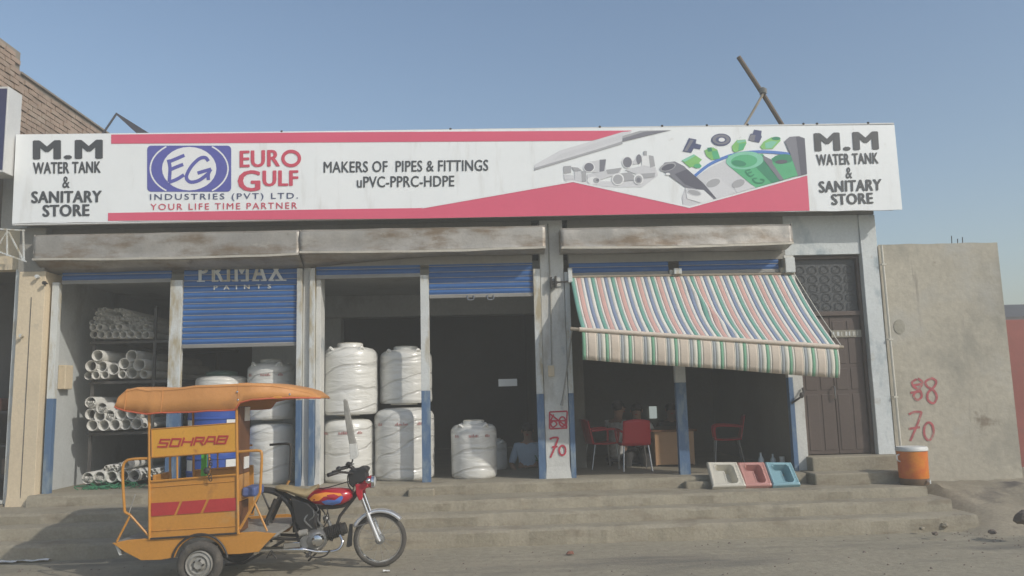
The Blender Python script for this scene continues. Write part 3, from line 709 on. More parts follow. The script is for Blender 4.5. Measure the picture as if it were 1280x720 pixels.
pr('crimson_band', [(139, 168.2), (400, 165.4), (790, 163.2), (740, 175.8), (400, 178), (139, 179.6)], M['p_pink'])
pr('crimson_band', [(135, 276), (135, 266.2), (400, 261.8), (528, 260), (560, 254.8), (528, 273)], M['p_pink'])
pr('crimson_band', [(528, 273), (560, 254.8), (716, 227), (862, 259.5), (1009, 219), (1012, 263.2), (860, 266.5)], M['p_pink'])
WHT = 'p_w'
tx('M.M', ((41, 175.5), (128.5, 174.5), (128.5, 198.5), (41, 199.5)), 'p_ink', .05, 1.02, label='heavy grey M.M at the left end')
tx('WATER TANK', ((41, 203), (126, 201.5), (126, 216), (41, 217.5)), 'p_ink', .042)
tx('&', ((78, 220.5), (87, 220.5), (87, 235), (78, 235)), 'p_ink', .02)
tx('SANITARY', ((39, 239), (127.5, 238), (127, 253), (39, 254)), 'p_ink', .048)
tx('STORE', ((53, 256), (112, 255), (112, 270), (53, 271)), 'p_ink', .048)
tx('M.M', ((1017, 166.5), (1097.5, 164), (1099, 187), (1018.5, 189.5)), 'p_ink', .05, 1.02, label='heavy grey M.M at the right end')
tx('WATER TANK', ((1020, 193), (1097.5, 190.5), (1098.5, 204.5), (1021, 207)), 'p_ink', .042)
tx('&', ((1057, 209), (1065, 209), (1065.5, 223), (1057.5, 223)), 'p_ink', .02)
tx('SANITARY', ((1023, 226.5), (1102, 223.5), (1102, 238), (1024, 241)), 'p_ink', .048)
tx('STORE', ((1038.5, 242.5), (1091, 240.5), (1092, 254.5), (1039.5, 256.5)), 'p_ink', .048)
tx('EUR', ((299.5, 188.5), (350, 187), (350, 208), (299.5, 209.5)), 'p_red', .035)
def annul(cx, cy, rx, ry, w, m, lay, a0=0, a1=360, nm='ring_print', n=40, wy=None):
    wy = w if wy is None else wy
    lay += .35; mm = MB(); Y = SY - .003 - .0010 * lay; k = 0
    for i in range(n + 1):
        a = R(a0 + (a1 - a0) * i / n); ca, sa = math.cos(a), math.sin(a)
        mm.v += [P(cx + rx * ca, cy - ry * sa, Y), P(cx + (rx - w) * ca, cy - (ry - wy) * sa, Y)]
    mm.f = [(2 * i, 2 * i + 1, 2 * i + 3, 2 * i + 2) for i in range(n)]
    return mm.build(nm, m, SB, recalc=False)
def disc(cx, cy, rx, ry, m, lay, rot=0, nm='print', n=28):
    ca, sa = math.cos(R(rot)), math.sin(R(rot))
    return pr(nm, [(cx + rx * math.cos(t) * ca - ry * math.sin(t) * sa, cy + rx * math.cos(t) * sa + ry * math.sin(t) * ca) for t in [2 * math.pi * i / n for i in range(n)]], M[m], lay)
annul(364, 198, 12.4, 11, 4.2, M['p_red'], 3, nm='lettering')
tx('G', ((297, 213), (325.5, 212.6), (325.5, 239), (297, 239.4)), 'p_red', .03)
tx('ULF', ((328, 213.2), (373, 212.8), (373, 232.4), (328, 233)), 'p_red', .04)
tx('INDUSTRIES (PVT) LTD.', ((187.5, 242.5), (372.5, 240.8), (372.5, 250.5), (187.5, 252.2)), 'p_navy', .008, 1.25)
tx('YOUR LIFE TIME PARTNER', ((188, 254.8), (371.5, 252.8), (371.5, 260.8), (188, 262.6)), 'p_red', .008, 1.25)
tx('MAKERS OF  PIPES & FITTINGS', ((404.5, 202), (610.5, 199.5), (610.5, 213.5), (404.5, 216)), 'p_ink', .02)
tx('uPVC-PPRC-HDPE', ((446, 220.5), (568, 219.3), (568, 233), (446, 234.6)), 'p_ink', .02)
# emblem
def rrect(x0, y0, x1, y1, r, n=5):
    o = []
    for cx, cy, a in ((x1 - r, y0 + r, -90), (x1 - r, y1 - r, 0), (x0 + r, y1 - r, 90), (x0 + r, y0 + r, 180)):
        for i in range(n + 1):
            t = R(a + 90 * i / n); o.append((cx + r * math.cos(t), cy + r * math.sin(t)))
    return o
pr('emblem_field', rrect(184, 182, 289, 239.6, 5), M['p_blue'], 1)
for a0, a1 in ((-54, 54), (126, 234)): annul(236.5, 210.8, 49.5, 35, 1.9, M['p_w'], 2, a0, a1, 'emblem_ring')
disc(236.5, 210.8, 34, 27.2, 'p_w', 2, nm='emblem_oval')
Z3 = lambda L_: [(180 + x / 4, 150 + y / 4) for x, y in L_]
strokes([Z3([(202, 176), (170, 190), (122, 210)]), Z3([(122, 198), (130, 240), (126, 310)]), Z3([(196, 222), (160, 236), (128, 250)]), Z3([(200, 274), (165, 296), (124, 312)]),
         Z3([(322, 206), (306, 188), (275, 195), (235, 235), (212, 285), (232, 310), (275, 302), (322, 268)]), Z3([(268, 266), (300, 256), (336, 246)]), Z3([(334, 246), (322, 270), (322, 300)])], 4.3,
        lambda x, y: P(x, y, SY - .0065)).build('emblem_letters', M['p_blue'], SB, recalc=False, label='handwritten EG in violet blue')
# --- long pipe strip at the top
pr('pipe_print', [(668, 206), (700, 188), (778, 165), (790, 164), (781, 176), (730, 193), (668, 213)], M['p_off'], 2)
pr('pipe_print', [(700, 193), (778, 168), (779, 173), (690, 201)], M['p_l'], 3)
pr('pipe_print', [(745, 187), (778, 176.5), (778, 180), (668, 213), (668, 210)], M['p_m'], 3)
pr('pipe_print', [(778, 170), (800, 163.4), (840, 162.6), (812, 169), (778, 177.5)], M['p_m'], 3)
pr('pipe_print', [(778, 173), (806, 164.5), (836, 163), (810, 169.5), (778, 177)], M['p_k'], 4)
# --- grey fittings heap
F6 = lambda x, y: (680 + x / 5.54, 140 + y / 5.54)
def fp(pts, m, lay=2, nm='fitting_print'): return pr(nm, [F6(*p) for p in pts], M[m], lay)
def fd(cx, cy, rx, ry, m, lay=3, rot=0): return disc(*F6(cx, cy), rx / 5.54, ry / 5.54, m, lay, rot, 'fitting_print')
fp([(135, 470), (210, 500), (330, 515), (500, 520), (680, 520), (790, 440), (780, 400), (600, 480), (400, 480), (200, 460)], 'p_off', .2)
fp([(135, 375), (188, 372), (188, 420), (135, 425)], 'p_m'); fp([(188, 380), (235, 385), (265, 405), (210, 410)], 'p_m', 3)
fp([(135, 430), (205, 440), (210, 470), (140, 465)], 'p_l', 2); fp([(210, 412), (292, 408), (292, 480), (215, 478)], 'p_l', 3); fp([(258, 409), (292, 408), (292, 480), (262, 484)], 'p_m', 4)
fp([(310, 345), (430, 325), (425, 410), (335, 420)], 'p_l', 2); fp([(385, 330), (430, 328), (415, 415), (385, 418)], 'p_k', 3); fd(312, 382, 40, 36, 'p_w', 3); fd(312, 382, 33, 30, 'p_k', 4)
fp([(300, 430), (440, 405), (540, 390), (520, 430), (385, 470), (330, 500), (300, 480)], 'p_l', 4); fp([(430, 400), (540, 385), (510, 425), (440, 430)], 'p_m', 5)
fd(345, 475, 45, 28, 'p_w', 5); fd(362, 474, 22, 20, 'p_m', 6); fd(372, 472, 10, 9, 'p_k', 7)
fp([(500, 430), (600, 415), (650, 470), (560, 480)], 'p_m', 4); fd(512, 466, 43, 42, 'p_w', 5); fd(512, 466, 33, 33, 'p_m', 6)
fd(578, 348, 37, 42, 'p_w', 4); fd(578, 348, 31, 36, 'p_k', 5); fp([(610, 345), (660, 300), (670, 350), (620, 365)], 'p_l', 4); fd(657, 326, 18, 33, 'p_k', 5)
fp([(675, 300), (755, 300), (770, 380), (680, 390)], 'p_w', 4); fp([(725, 300), (758, 305), (770, 375), (735, 385)], 'p_m', 5); fp([(690, 270), (712, 270), (712, 302), (690, 302)], 'p_m', 5)
fp([(560, 400), (690, 370), (775, 385), (770, 445), (690, 455), (640, 430)], 'p_l', 4); fp([(640, 430), (770, 420), (765, 450), (690, 460)], 'p_m', 5)
fd(655, 465, 34, 38, 'p_w', 6); fd(655, 468, 25, 28, 'p_m', 7); fd(655, 470, 15, 17, 'p_k', 8)
# --- coloured fittings (frame F7)
F7 = lambda x, y: (820 + x / 5.54, 140 + y / 5.54)
def gp(pts, m, lay=3, nm='fitting_print'): return pr(nm, [F7(*p) for p in pts], M[m], lay)
def gd(cx, cy, rx, ry, m, lay=4, rot=0): return disc(*F7(cx, cy), rx / 5.54, ry / 5.54, m, lay, rot, 'fitting_print')
gp([(228, 180), (280, 190), (275, 218), (315, 228), (305, 258), (262, 250), (245, 282), (185, 272)], 'p_navy'); gp([(240, 190), (262, 194), (215, 272), (195, 268)], 'p_k', 4)
gd(451, 192, 68, 43, 'p_navy', 3); gd(451, 190, 60, 35, 'p_k', 4); gd(451, 192, 38, 22, 'p_navy', 5); gd(455, 192, 22, 14, 'p_w', 6)
gp([(680, 122), (732, 130), (728, 160), (733, 172), (715, 212), (640, 195), (655, 150), (672, 150)], 'p_navy'); gp([(655, 155), (690, 160), (680, 205), (642, 194)], 'p_k', 4)
gp([(178, 335), (262, 292), (318, 330), (300, 350), (312, 375), (280, 390), (250, 378), (235, 385)], 'p_g1'); gd(288, 374, 27, 15, 'p_g2', 4); gp([(178, 335), (262, 292), (275, 302), (200, 345)], 'p_g4', 4)
gp([(335, 265), (395, 245), (425, 262), (445, 322), (385, 332), (350, 305)], 'p_g1'); gp([(355, 248), (385, 244), (390, 272), (360, 275)], 'p_g3', 4); gp([(385, 275), (425, 265), (442, 320), (400, 328)], 'p_g2', 4)
gp([(525, 235), (560, 195), (620, 190), (627, 215), (605, 262), (545, 280), (530, 265)], 'p_g1'); gp([(560, 200), (620, 192), (620, 205), (565, 215)], 'p_g4', 4); gp([(575, 220), (622, 215), (602, 260), (570, 270)], 'p_g2', 4)
gp([(722, 240), (745, 205), (800, 175), (860, 180), (862, 200), (810, 255), (735, 257)], 'p_g1'); gd(832, 183, 30, 12, 'p_g3', 4); gp([(755, 215), (800, 200), (840, 205), (800, 250), (760, 252)], 'p_g4', 4)
# arc, pale disc, pipes
arc = []
strokes([[F7(270, 442), F7(360, 370), F7(450, 325), F7(560, 290), F7(700, 275), F7(830, 280), F7(930, 292)]], 3.6, lambda x, y: P(x, y, SY - .003 - .0010 * 3)).build('arc_print', M['p_arc'], SB, recalc=False)
gp([(285, 445), (380, 380), (480, 335), (560, 400), (690, 520), (560, 560), (420, 605), (330, 530)], 'p_l', 2); gp([(180, 590), (205, 525), (330, 555), (420, 600), (225, 665), (190, 655)], 'p_l', 2)
gp([(500, 300), (740, 290), (885, 470), (690, 525), (500, 370)], 'p_g2', 5); gp([(640, 330), (740, 300), (885, 470), (800, 492)], 'p_g3', 6)
gd(615, 335, 130, 62, 'p_g4', 6, -4); gd(610, 340, 92, 44, 'p_g2', 7, -4); gd(575, 355, 50, 20, 'p_g3', 8, 8)
gp([(740, 300), (800, 330), (885, 465), (860, 478), (745, 330)], 'p_k', 8)
gp([(800, 320), (950, 300), (985, 440), (885, 468), (810, 360)], 'p_g2', 8); gd(880, 325, 75, 33, 'p_g3', 9, -4); gd(868, 345, 42, 14, 'p_d', 10, -4)
gp([(892, 200), (925, 172), (990, 167), (1030, 182), (1047, 430), (985, 445), (930, 290)], 'p_k', 9); gp([(970, 170), (1030, 182), (1047, 430), (1005, 440)], 'p_d', 10)
strokes([[F7(618, 408), F7(655, 398)], [F7(618, 408), F7(650, 444), F7(680, 432)], [F7(636, 424), F7(664, 414)], [F7(700, 458), F7(672, 462), F7(690, 486), F7(735, 490), F7(748, 470), F7(722, 466)]], 1.5, lambda x, y: P(x, y, SY - .003 - .0010 * 9)).build('pipe_marking', M['p_g3'], SB, recalc=False, label='dark green EG marking on the green pipe print')
gp([(25, 395), (60, 350), (130, 342), (195, 375), (215, 395), (325, 490), (420, 598), (400, 605), (320, 555), (200, 520), (90, 440)], 'p_k', 4)
gp([(130, 430), (215, 395), (325, 490), (420, 600), (330, 550), (200, 500)], 'p_d', 5); gd(82, 380, 58, 28, 'p_m', 5, -18); gd(84, 382, 48, 20, 'p_d', 6, -18); gd(82, 430, 16, 9, 'p_w', 6)
gd(400, 488, 60, 34, 'p_off', 5, -20); gd(396, 492, 50, 26, 'p_m', 6, -20); gp([(330, 500), (460, 480), (560, 560), (420, 600)], 'p_off', 4); gd(570, 495, 46, 26, 'p_m', 6, -20); gp([(530, 500), (615, 480), (690, 522), (560, 560)], 'p_off', 5)
gp([(205, 530), (330, 540), (400, 605), (320, 632), (215, 600)], 'p_w', 6); gd(262, 556, 55, 24, 'p_l', 7, 14); gd(265, 558, 44, 16, 'p_m', 8, 14)
pr('white_line', [(528, 258.6), (716, 225.4), (862, 257.8), (1009, 217.4), (1009, 219.4), (862, 260), (716, 227.6), (528, 260.6)], M['p_w'], 4)

# poles and frame on the roof
def pole(name, pts, r, m, lab, cat, n=8): return tag(MB().tube(pts, r, n).build(name, m, None, smooth=True), lab, cat)
y_ = .8; a, b = P(923, 71, y_), P(983, 165, y_); d = (a - b).normalized()
pole('roof_pole', smooth_path([a, a * .5 + b * .5 + Vector((.015, 0, -.01)), b, b - d * .75], 4), .036, M['wood'], 'thick dark wooden pole leaning left above the right half of the signboard', 'pole')
a, b = P(957, 112, y_ - .07), P(928, 162, y_ - .07); d = (a - b).normalized()
pole('roof_pole', [a, b, b - d * .85], .018, M['wood2'], 'thin pale stick crossing the dark pole above the signboard', 'pole')
q = P(954, 114, y_ - .05); mm = MB()
for k in range(4): mm.tube([q + Vector((.045 * math.cos(t), .05 * math.sin(t), .02 * k - .03 + .012 * math.sin(t * 2))) for t in [2 * math.pi * i / 10 for i in range(10)]], .010, 5, closed=True)
tag(mb_ := mm.build('rope_knot', M['greyrag'], None, smooth=True), 'grey rope knot where the two roof poles cross', 'rope')
rf = thing('roof_frame', (-4.6, .6, 3.9), 'dark bent steel frame poking above the signboard at the left', 'frame')
a, b, c_ = P(128, 168, .5), P(146, 141.5, .5), P(190, 168, .5)
MB().tube([a - Vector((.05, 0, .2)) * 1 - (b - a) * .0, a, b], .015, 5).build('bar', M['framest'], rf)
mm = MB(); mm.prism([b + Vector((-.01, 0, .012)), b + Vector((-.01, 0, -.02)), c_ + Vector((-.16, 0, -.03)), c_ + Vector((.02, 0, -.02))], (0, .35, 0)); mm.build('sheet', M['framest'], rf)
MB().tube([(a.x - .05, .52, 4.02), (a.x - .04, .52, a.z)], .015, 5).build('bar', M['framest'], rf); MB().tube([(c_.x - .05, .7, 4.02), (c_.x - .05, .7, c_.z - .02)], .015, 5).build('bar', M['framest'], rf)

# ================================================================== AWNING
AW = thing('striped_awning', (2.6, -.4, 2.2), 'green, red and blue striped cloth awning over the right-hand bays', 'awning')
tA, tB = P(713, 347, -.04), P(990, 343, -.04); bA, bB = P(724, 411, -.93), P(1047, 434, -.93)
bA.x = P(727, 411, -.93).x
cols = {'g': awn_mat('awning_green', (.16, .35, .28, 1)), 'w': awn_mat('awning_white', (.66, .64, .58, 1)), 'r': awn_mat('awning_red', (.58, .36, .31, 1)), 'b': awn_mat('awning_blue', (.21, .26, .36, 1)), 'p': awn_mat('awning_faded_pink', (.62, .50, .42, 1)),
        'gl': awn_mat('valance_green', (.20, .41, .27, 1)), 'bl': awn_mat('valance_grey', (.34, .37, .38, 1)), 'wl': awn_mat('valance_cream', (.66, .64, .55, 1)), 'pl': awn_mat('valance_peach', (.64, .55, .45, 1))}
# stripes: repeat of green, white, red, white, blue, white
pat = []; x = 0
unit = [('g', 4.4), ('w', 2.4), ('r', 5.3), ('w', 4.1), ('b', 4.2), ('w', 4.2)]
while x < 274:
    for k_, w_ in unit:
        pat.append((k_, x, min(277, x + w_))); x += w_
        if x >= 277: break
def awn(u, v):
    """u along the wall, v from wall (0) to front bar (1)"""
    A = tA.lerp(tB, u); Bq = bA.lerp(bB, u)
    p = A.lerp(Bq, v)
    p.z -= .10 * math.sin(math.pi * v) * (.55 + .45 * math.sin(u * math.pi)) + .010 * math.sin(v * math.pi) * nzv(u * 7, v * 2) 
    f1 = math.exp(-((u - .50 - .13 * v) / .02) ** 2) * v * (1 - v) * 4; p.z += .022 * f1; p.x += .02 * f1
    return p
def strip_mesh(key, fn, nv, m, nm, parent, widen=0):
    for kk, a_, b_ in pat:
        if kk != key: continue
        n = max(1, round((b_ - a_) / 2)); mm = MB()
        for i in range(n + 1):
            u = (a_ + (b_ - a_) * i / n) / 277
            for j in range(nv + 1): mm.v.append(Vector(fn(u, j / nv)))
        for i in range(n):
            for j in range(nv):
                q = i * (nv + 1) + j; mm.f.append((q, q + nv + 1, q + nv + 2, q + 1))
        mm.build(nm, m, parent, smooth=True, solid=.003, recalc=False)
cloth = bpy.data.objects.new('awning_cloth', None); COL.objects.link(cloth); cloth.parent = AW; ORG[cloth.name] = worldorg(AW)
for key in 'gwrb': strip_mesh(key, awn, 22, cols[key], 'stripe', cloth)
val = bpy.data.objects.new('valance', None); COL.objects.link(val); val.parent = AW; ORG[val.name] = worldorg(AW)
def vfn(u, v):
    Bq = bA.lerp(bB, u); h = .365 + .005 * math.sin(u * 9)
    return (Bq.x + .02 * v * (1 if u > .5 else -1) * 0, -.935 - .02 * nzv(u * 7, v) * v - .03 * math.sin(math.pi * v) + .02 * v, Bq.z - h * v)
vc = {'g': 'gl', 'w': 'wl', 'r': 'pl', 'b': 'bl'}
pat = []; x = 0
unit = [('g', 3.4), ('w', 2.3), ('r', 9.6), ('w', 1.4), ('b', 3.0), ('w', 5.0)]
while x < 274:
    for k_, w_ in unit:
        pat.append((k_, x, min(277, x + w_))); x += w_
        if x >= 277: break
for key in 'gwrb': strip_mesh(key, vfn, 6, cols[vc[key]], 'valance_stripe', val)
e0, e1 = P(713, 411, -.935), P(1054, 434, -.935)
MB().tube([e0.lerp(e1, .032) + Vector((0, -.006, 0)), e0.lerp(e1, .982) + Vector((0, -.006, 0))], .027, 10).build('bar_sleeve', cols['pl'], AW, smooth=True)
MB().tube([e0, e1], .021, 10).build('front_bar', M['wood2'], AW, smooth=True)
MB().tube([tA + Vector((-.03, 0, .01)), tB + Vector((.03, 0, .01))], .016, 8).build('wall_bar', M['wood2'], AW, smooth=True)
MB().tube(smooth_path([tB + Vector((.02, -.01, .02)), tB.lerp(e1, .5) + Vector((.03, 0, -.06)), e1 + Vector((-.02, .02, .03))], 5), .006, 6).build('stay_wire', M['conduit'], AW)
MB().box(tA.x - .035, tA.x + .02, -.10, -.03, tA.z - .07, tA.z + .12).build('bracket', M['post'], AW, bevel=.006)
MB().box(tB.x - .10, tB.x + .03, -.10, -.012, tB.z + .02, tB.z + .22).build('bracket', M['post'], AW, bevel=.006)
q = P(847, 341, -.06); MB().box(q.x - .05, q.x + .05, -.09, -.02, q.z - .02, q.z + .06).build('bracket', M['post'], AW, bevel=.006)
q = P(692, 353, -.08); mm = MB()
mm.box(q.x - .05, q.x + .05, -.10, -.03, q.z - .02, q.z + .015); mm.box(q.x - .045, q.x - .02, -.11, -.03, q.z - .075, q.z + .07); mm.box(q.x + .015, q.x + .04, -.11, -.03, q.z - .07, q.z + .08); mm.tube([q + Vector((.04, 0, 0)), q + Vector((.2, 0, .01))], .012, 6)
mm.build('winder', M['blacksteel'], AW, bevel=.003)
a_, b_ = P(711, 445, -.10), P(702, 507, -.10)
MB().tube(smooth_path([P(715, 412, -.2), a_, b_], 5), [.010] * 10 + [.022], 6).build('crank_rod', M['greyrag'], AW, smooth=True)

# ================================================================== TANKS
def tank(x, y, z, r, h, label, group, lid='neck', col='tank', ribs=5, ribd=.004, seed=0, cat='water tank', band=True, handles=True):
    T = thing('water_tank', (x, y, z), label, cat, group)
    pf = [(.001, 0), (r * .93, 0), (r * .985, .02), (r, .05)]
    zs = h * .80; nb_ = ribs; rb = ribd
    for i in range(nb_):
        a = .06 + (zs - .06) * i / nb_; b_ = .06 + (zs - .06) * (i + 1) / nb_; m_ = (b_ - a)
        pf += [(r, a + .01), (r, b_ - m_ * .16), (r * (1 - rb), b_ - m_ * .10), (r * (1 - rb), b_ - m_ * .06)]
    pf += [(r, zs), (r * .985, h * .85), (r * .93, h * .89), (r * .82, h * .925), (r * .62, h * .945), (r * .48, h * .95)]
    if lid == 'neck': pf += [(r * .47, h * .955), (r * .47, h), (r * .43, h), (.001, h)]
    else: pf += [(.001, h * .955)]
    mm = MB().lathe((x, y, z), pf, 40, cap=False)
    for v in mm.v:
        d = Vector((v.x - x, v.y - y, 0)); L_ = d.length
        if L_ > r * .5: 
            d.normalize(); v += d * (.006 * nzv(math.atan2(d.y, d.x) * 2.2 + seed, v.z * 5, seed) + .002 * nzv(math.atan2(d.y, d.x) * 6 + seed, v.z * 12))
    mm.build('tank_body', M[col], T, smooth=True)
    if lid == 'green':
        MB().lathe((x, y, z + h * .94), [(.001, 0), (r * .62, 0), (r * .64, .02), (r * .6, .055), (r * .3, .075), (.001, .08)], 28, cap=False).build('lid', M['lidgreen'], T, smooth=True)
    else:
        MB().lathe((x, y, z + h), [(.001, -.01), (r * .45, -.01), (r * .455, .006), (r * .40, .014), (.001, .016)], 28, cap=False).build('lid', M['tanklid'], T, smooth=True)
    if handles:
        for a in (-.95, -2.25, 1.0, 2.2):
            cx, cy = x + r * .84 * math.cos(a), y + r * .84 * math.sin(a)
            MB().tube(smooth_path([(cx - .05 * math.sin(a), cy + .05 * math.cos(a), z + h * .87), (cx * 1 + .03 * math.cos(a), cy + .03 * math.sin(a), z + h * .935), (cx + .05 * math.sin(a), cy - .05 * math.cos(a), z + h * .87)], 5), .020, 7).build('lifting_lug', M[col], T, smooth=True)
    if band:
        pm = MB(); rr = r * 1.022
        for a0, w in ((-2.35, .22), (-1.55, .42), (-.95, .2)):
            t = a0 - w / 2
            while t < a0 + w / 2:
                dw = rnd(.018, .05); zz = z + h * .72; hh = rnd(.018, .04)
                pm.poly([(x + rr * math.cos(t), y + rr * math.sin(t), zz), (x + rr * math.cos(t + dw), y + rr * math.sin(t + dw), zz), (x + rr * math.cos(t + dw), y + rr * math.sin(t + dw), zz + hh), (x + rr * math.cos(t), y + rr * math.sin(t), zz + hh)])
                t += dw + rnd(.012, .03)
        pm.build('faded_print', M['tankprint'], T, recalc=False)
    return T
def place_tank(pl, pr_, pt, pb, Y, zb, label, group='white water tanks in the shop', **k):
    a, b_ = P(pl, (pt + pb) / 2, Y), P(pr_, (pt + pb) / 2, Y); r = (b_.x - a.x) / 2 * 1.0
    top = P((pl + pr_) / 2, pt, Y - .1 * r).z
    z = FZ if zb is None else zb
    return tank((a.x + b_.x) / 2, Y, z, r, top - z, label, group, **k), top
_, t2 = place_tank(403, 467, 519, 602, .52, None, 'film-wrapped white tank on the floor behind the motorcycle handlebars', seed=1, lid='none', handles=False)
_, t1 = place_tank(403, 472, 430, 517, .54, t2 + .01, 'film-wrapped white tank stacked on top, left of the two upper tanks', seed=2, band=False)
_, t4 = place_tank(468, 543, 505, 603, .62, None, 'widest film-wrapped white tank, on the floor left of the blue-based post', seed=3, lid='none', handles=False)
_, t3 = place_tank(475, 540, 434, 505, .74, t4 + .01, 'shaded white tank stacked on the widest tank beside the post', seed=4, band=False)
_, t5 = place_tank(564, 621, 526, 600, .50, None, 'single white tank with neck standing in the dark shutter doorway', seed=5, ribs=4)
_, t6 = place_tank(606, 634, 549, 588, 1.6, None, 'small white tank half hidden in the dark behind the doorway tank', seed=6, band=False)
_, t8 = place_tank(311, 369, 525, 612, .55, None, 'white tank on the floor behind the rear of the motorcycle', seed=7, lid='none', handles=False, band=False, ribs=6)
_, t7 = place_tank(310, 368, 450, 524, .57, t8 + .01, 'white tank stacked above another behind the front tip of the orange canopy', seed=8)
def drum(x, y, z, r, h, label):
    T = thing('plastic_drum', (x, y, z), label, 'drum', 'blue drums behind the rickshaw')
    pf = [(.001, 0), (r * .95, 0), (r, .03), (r, h * .3), (r * 1.03, h * .32), (r * 1.03, h * .35), (r, h * .37), (r, h * .64), (r * 1.03, h * .66), (r * 1.03, h * .69), (r, h * .71), (r, h * .94), (r * .93, h), (.001, h)]
    MB().lathe((x, y, z), pf, 32, cap=False).build('drum_body', M['blue_drum'], T, smooth=True)
    rr = r * 1.035
    for t0 in (-.95, -2.5):
        mm = MB()
        for i in range(4):
            t = t0 + i * .09; mm.poly([(x + rr * math.cos(t), y + rr * math.sin(t), z + h * .38), (x + rr * math.cos(t + .09), y + rr * math.sin(t + .09), z + h * .38), (x + rr * math.cos(t + .09), y + rr * math.sin(t + .09), z + h * .64), (x + rr * math.cos(t), y + rr * math.sin(t), z + h * .64)])
        mm.build('paper_label', M['paper'], T, recalc=False)
    return T
a = P(236, 560, .6); b_ = P(306, 560, .6); rd = (b_.x - a.x) / 2; xd = (a.x + b_.x) / 2
drum(xd, .6, FZ, rd, .52, 'blue plastic drum on the floor seen through the rickshaw')
drum(xd, .6, FZ + .525, rd, .50, 'blue plastic drum stacked second, seen under the orange canopy')
ztank = FZ + 1.03; tp = P(276, 468, .6).z
tank(P(277, 480, .6).x, .6, ztank, .33, tp - ztank, 'white tank with a dark green lid above the blue drums', None, lid='green', seed=9, band=False, handles=False, ribs=2)
# blue steel stand left of the drums
st = thing('blue_rack', (-4.3, .8, FZ), 'blue painted steel stand beside the pipe rack behind the rickshaw', 'stand')
for px in (214, 225):
    for yy in (.75, 1.6):
        x_ = P(px, 560, .75).x; MB().box(x_ - .02, x_ + .02, yy, yy + .04, FZ, 1.75).build('post', M['bpost'], st)
x_ = P(219.5, 560, .75).x
for zz in (1.05, 1.7): MB().box(x_ - .07, x_ + .07, .755, 1.63, zz, zz + .03).build('rail', M['bpost'], st)

# ================================================================== PIPES ON THE RACK
RY = .62
RK = thing('pipe_rack', (-4.7, 1.8, FZ), 'dark steel rack with four levels of white pipes in the leftmost bay', 'rack')
xl = P(107, 500, RY).x; xr = P(190, 500, RY).x + .28
def zpx(px, py): return P(px, py, RY).z
levels = [zpx(150, 424.5), zpx(150, 475), zpx(150, 539.5), FZ + .12]
for x_ in (P(112, 530, RY + .1).x, P(190, 500, RY + .1).x):
    for yy in (RY + .12, 3.4): MB().box(x_ - .018, x_ + .018, yy, yy + .036, FZ, 2.95).build('upright', M['rack'], RK)
for zl in levels:
    for yy in (RY + .10, 2.0, 3.38): MB().box(xl - .02, xr + .02, yy, yy + .035, zl - .045, zl - .012).build('cross_bar', M['rack'], RK)
    MB().box(xl, xr, RY + .15, 3.38, zl - .012, zl - .004).build('shelf_sheet', M['rack'], RK)
pm_cache = {}
def pipe_mesh(r, L_, m='pipe', n=18):
    k = (round(r, 4), L_, m)
    if k in pm_cache: return pm_cache[k]
    w = r * .10 + .0015; ri = r - w
    mm = MB(); mm.lathe((0, 0, 0), [(r - .002, 0), (r, .003), (r, L_)], n, 'Y', cap=False)
    mm.lathe((0, 0, 0), [(ri, L_), (ri, .003), (ri + .002, 0), (r - .002, 0)], n, 'Y', cap=False)
    me = mm.mesh('plastic_pipe', M[m], recalc=False, smooth=True); me.materials[0] = M[m]
    pm_cache[k] = me; return me
def pipe(px, py, rpx, label, group, L_=2.6, m='pipe', dy=0.0, name='plastic_pipe', n=18, yaw=None):
    r = rpx * .0112
    q = P(px, py, RY + dy)
    o = inst(name, pipe_mesh(round(r, 3), L_, m, n), None, q, (0, 0, rnd(-.012, .012) if yaw is None else yaw))
    return tag(o, label, 'pipe', group)
ONE = ['leftmost', 'second from left', 'third from left', 'fourth from left', 'fifth from left', 'sixth from left', 'seventh from left', 'eighth from left', 'ninth from left', 'tenth from left', 'eleventh from left', 'twelfth from left']
def od(i, n): return 'rightmost' if i == n - 1 else ONE[i]
random.seed(21)
g1 = 'pipes on the top level of the rack'
for i, px in enumerate((117, 126, 135.5, 144.5, 153.5, 163, 173, 182)): pipe(px, 418.3 + rnd(-.5, .3), 4.6, 'white pipe in the bottom row of the top rack level, ' + od(i, 8), g1, dy=rnd(-.04, .06))
for i, px in enumerate((116, 124, 132, 140.5, 149, 157.5, 166, 174.5, 183)): pipe(px, 409.3 + rnd(-.5, .5), 4.0, 'mid-sized white pipe in the second row of the top rack level, ' + od(i, 9), g1, dy=rnd(-.05, .12))
for row_, (yy, xs) in enumerate(((402.6, range(115, 187, 6)), (397.2, range(118, 186, 6)), (392.2, (121, 128, 134, 143, 150, 156, 163)), (387.4, (124, 131, 144, 151)))):
    for i, px in enumerate(xs): pipe(px + rnd(-1, 1), yy + rnd(-1, 1) + (1.5 if px > 165 else 0), rnd(2.3, 2.9), 'small white pipe, %s in the %s loose row, top rack level' % (od(i, len(xs)), ('lowest', 'second', 'third', 'topmost')[row_]), g1, dy=rnd(-.05, .2), n=12)
g2 = 'pipes on the second level of the rack'; D2 = lambda x, y: (60 + x / 6.544, 370 + y / 6.544)
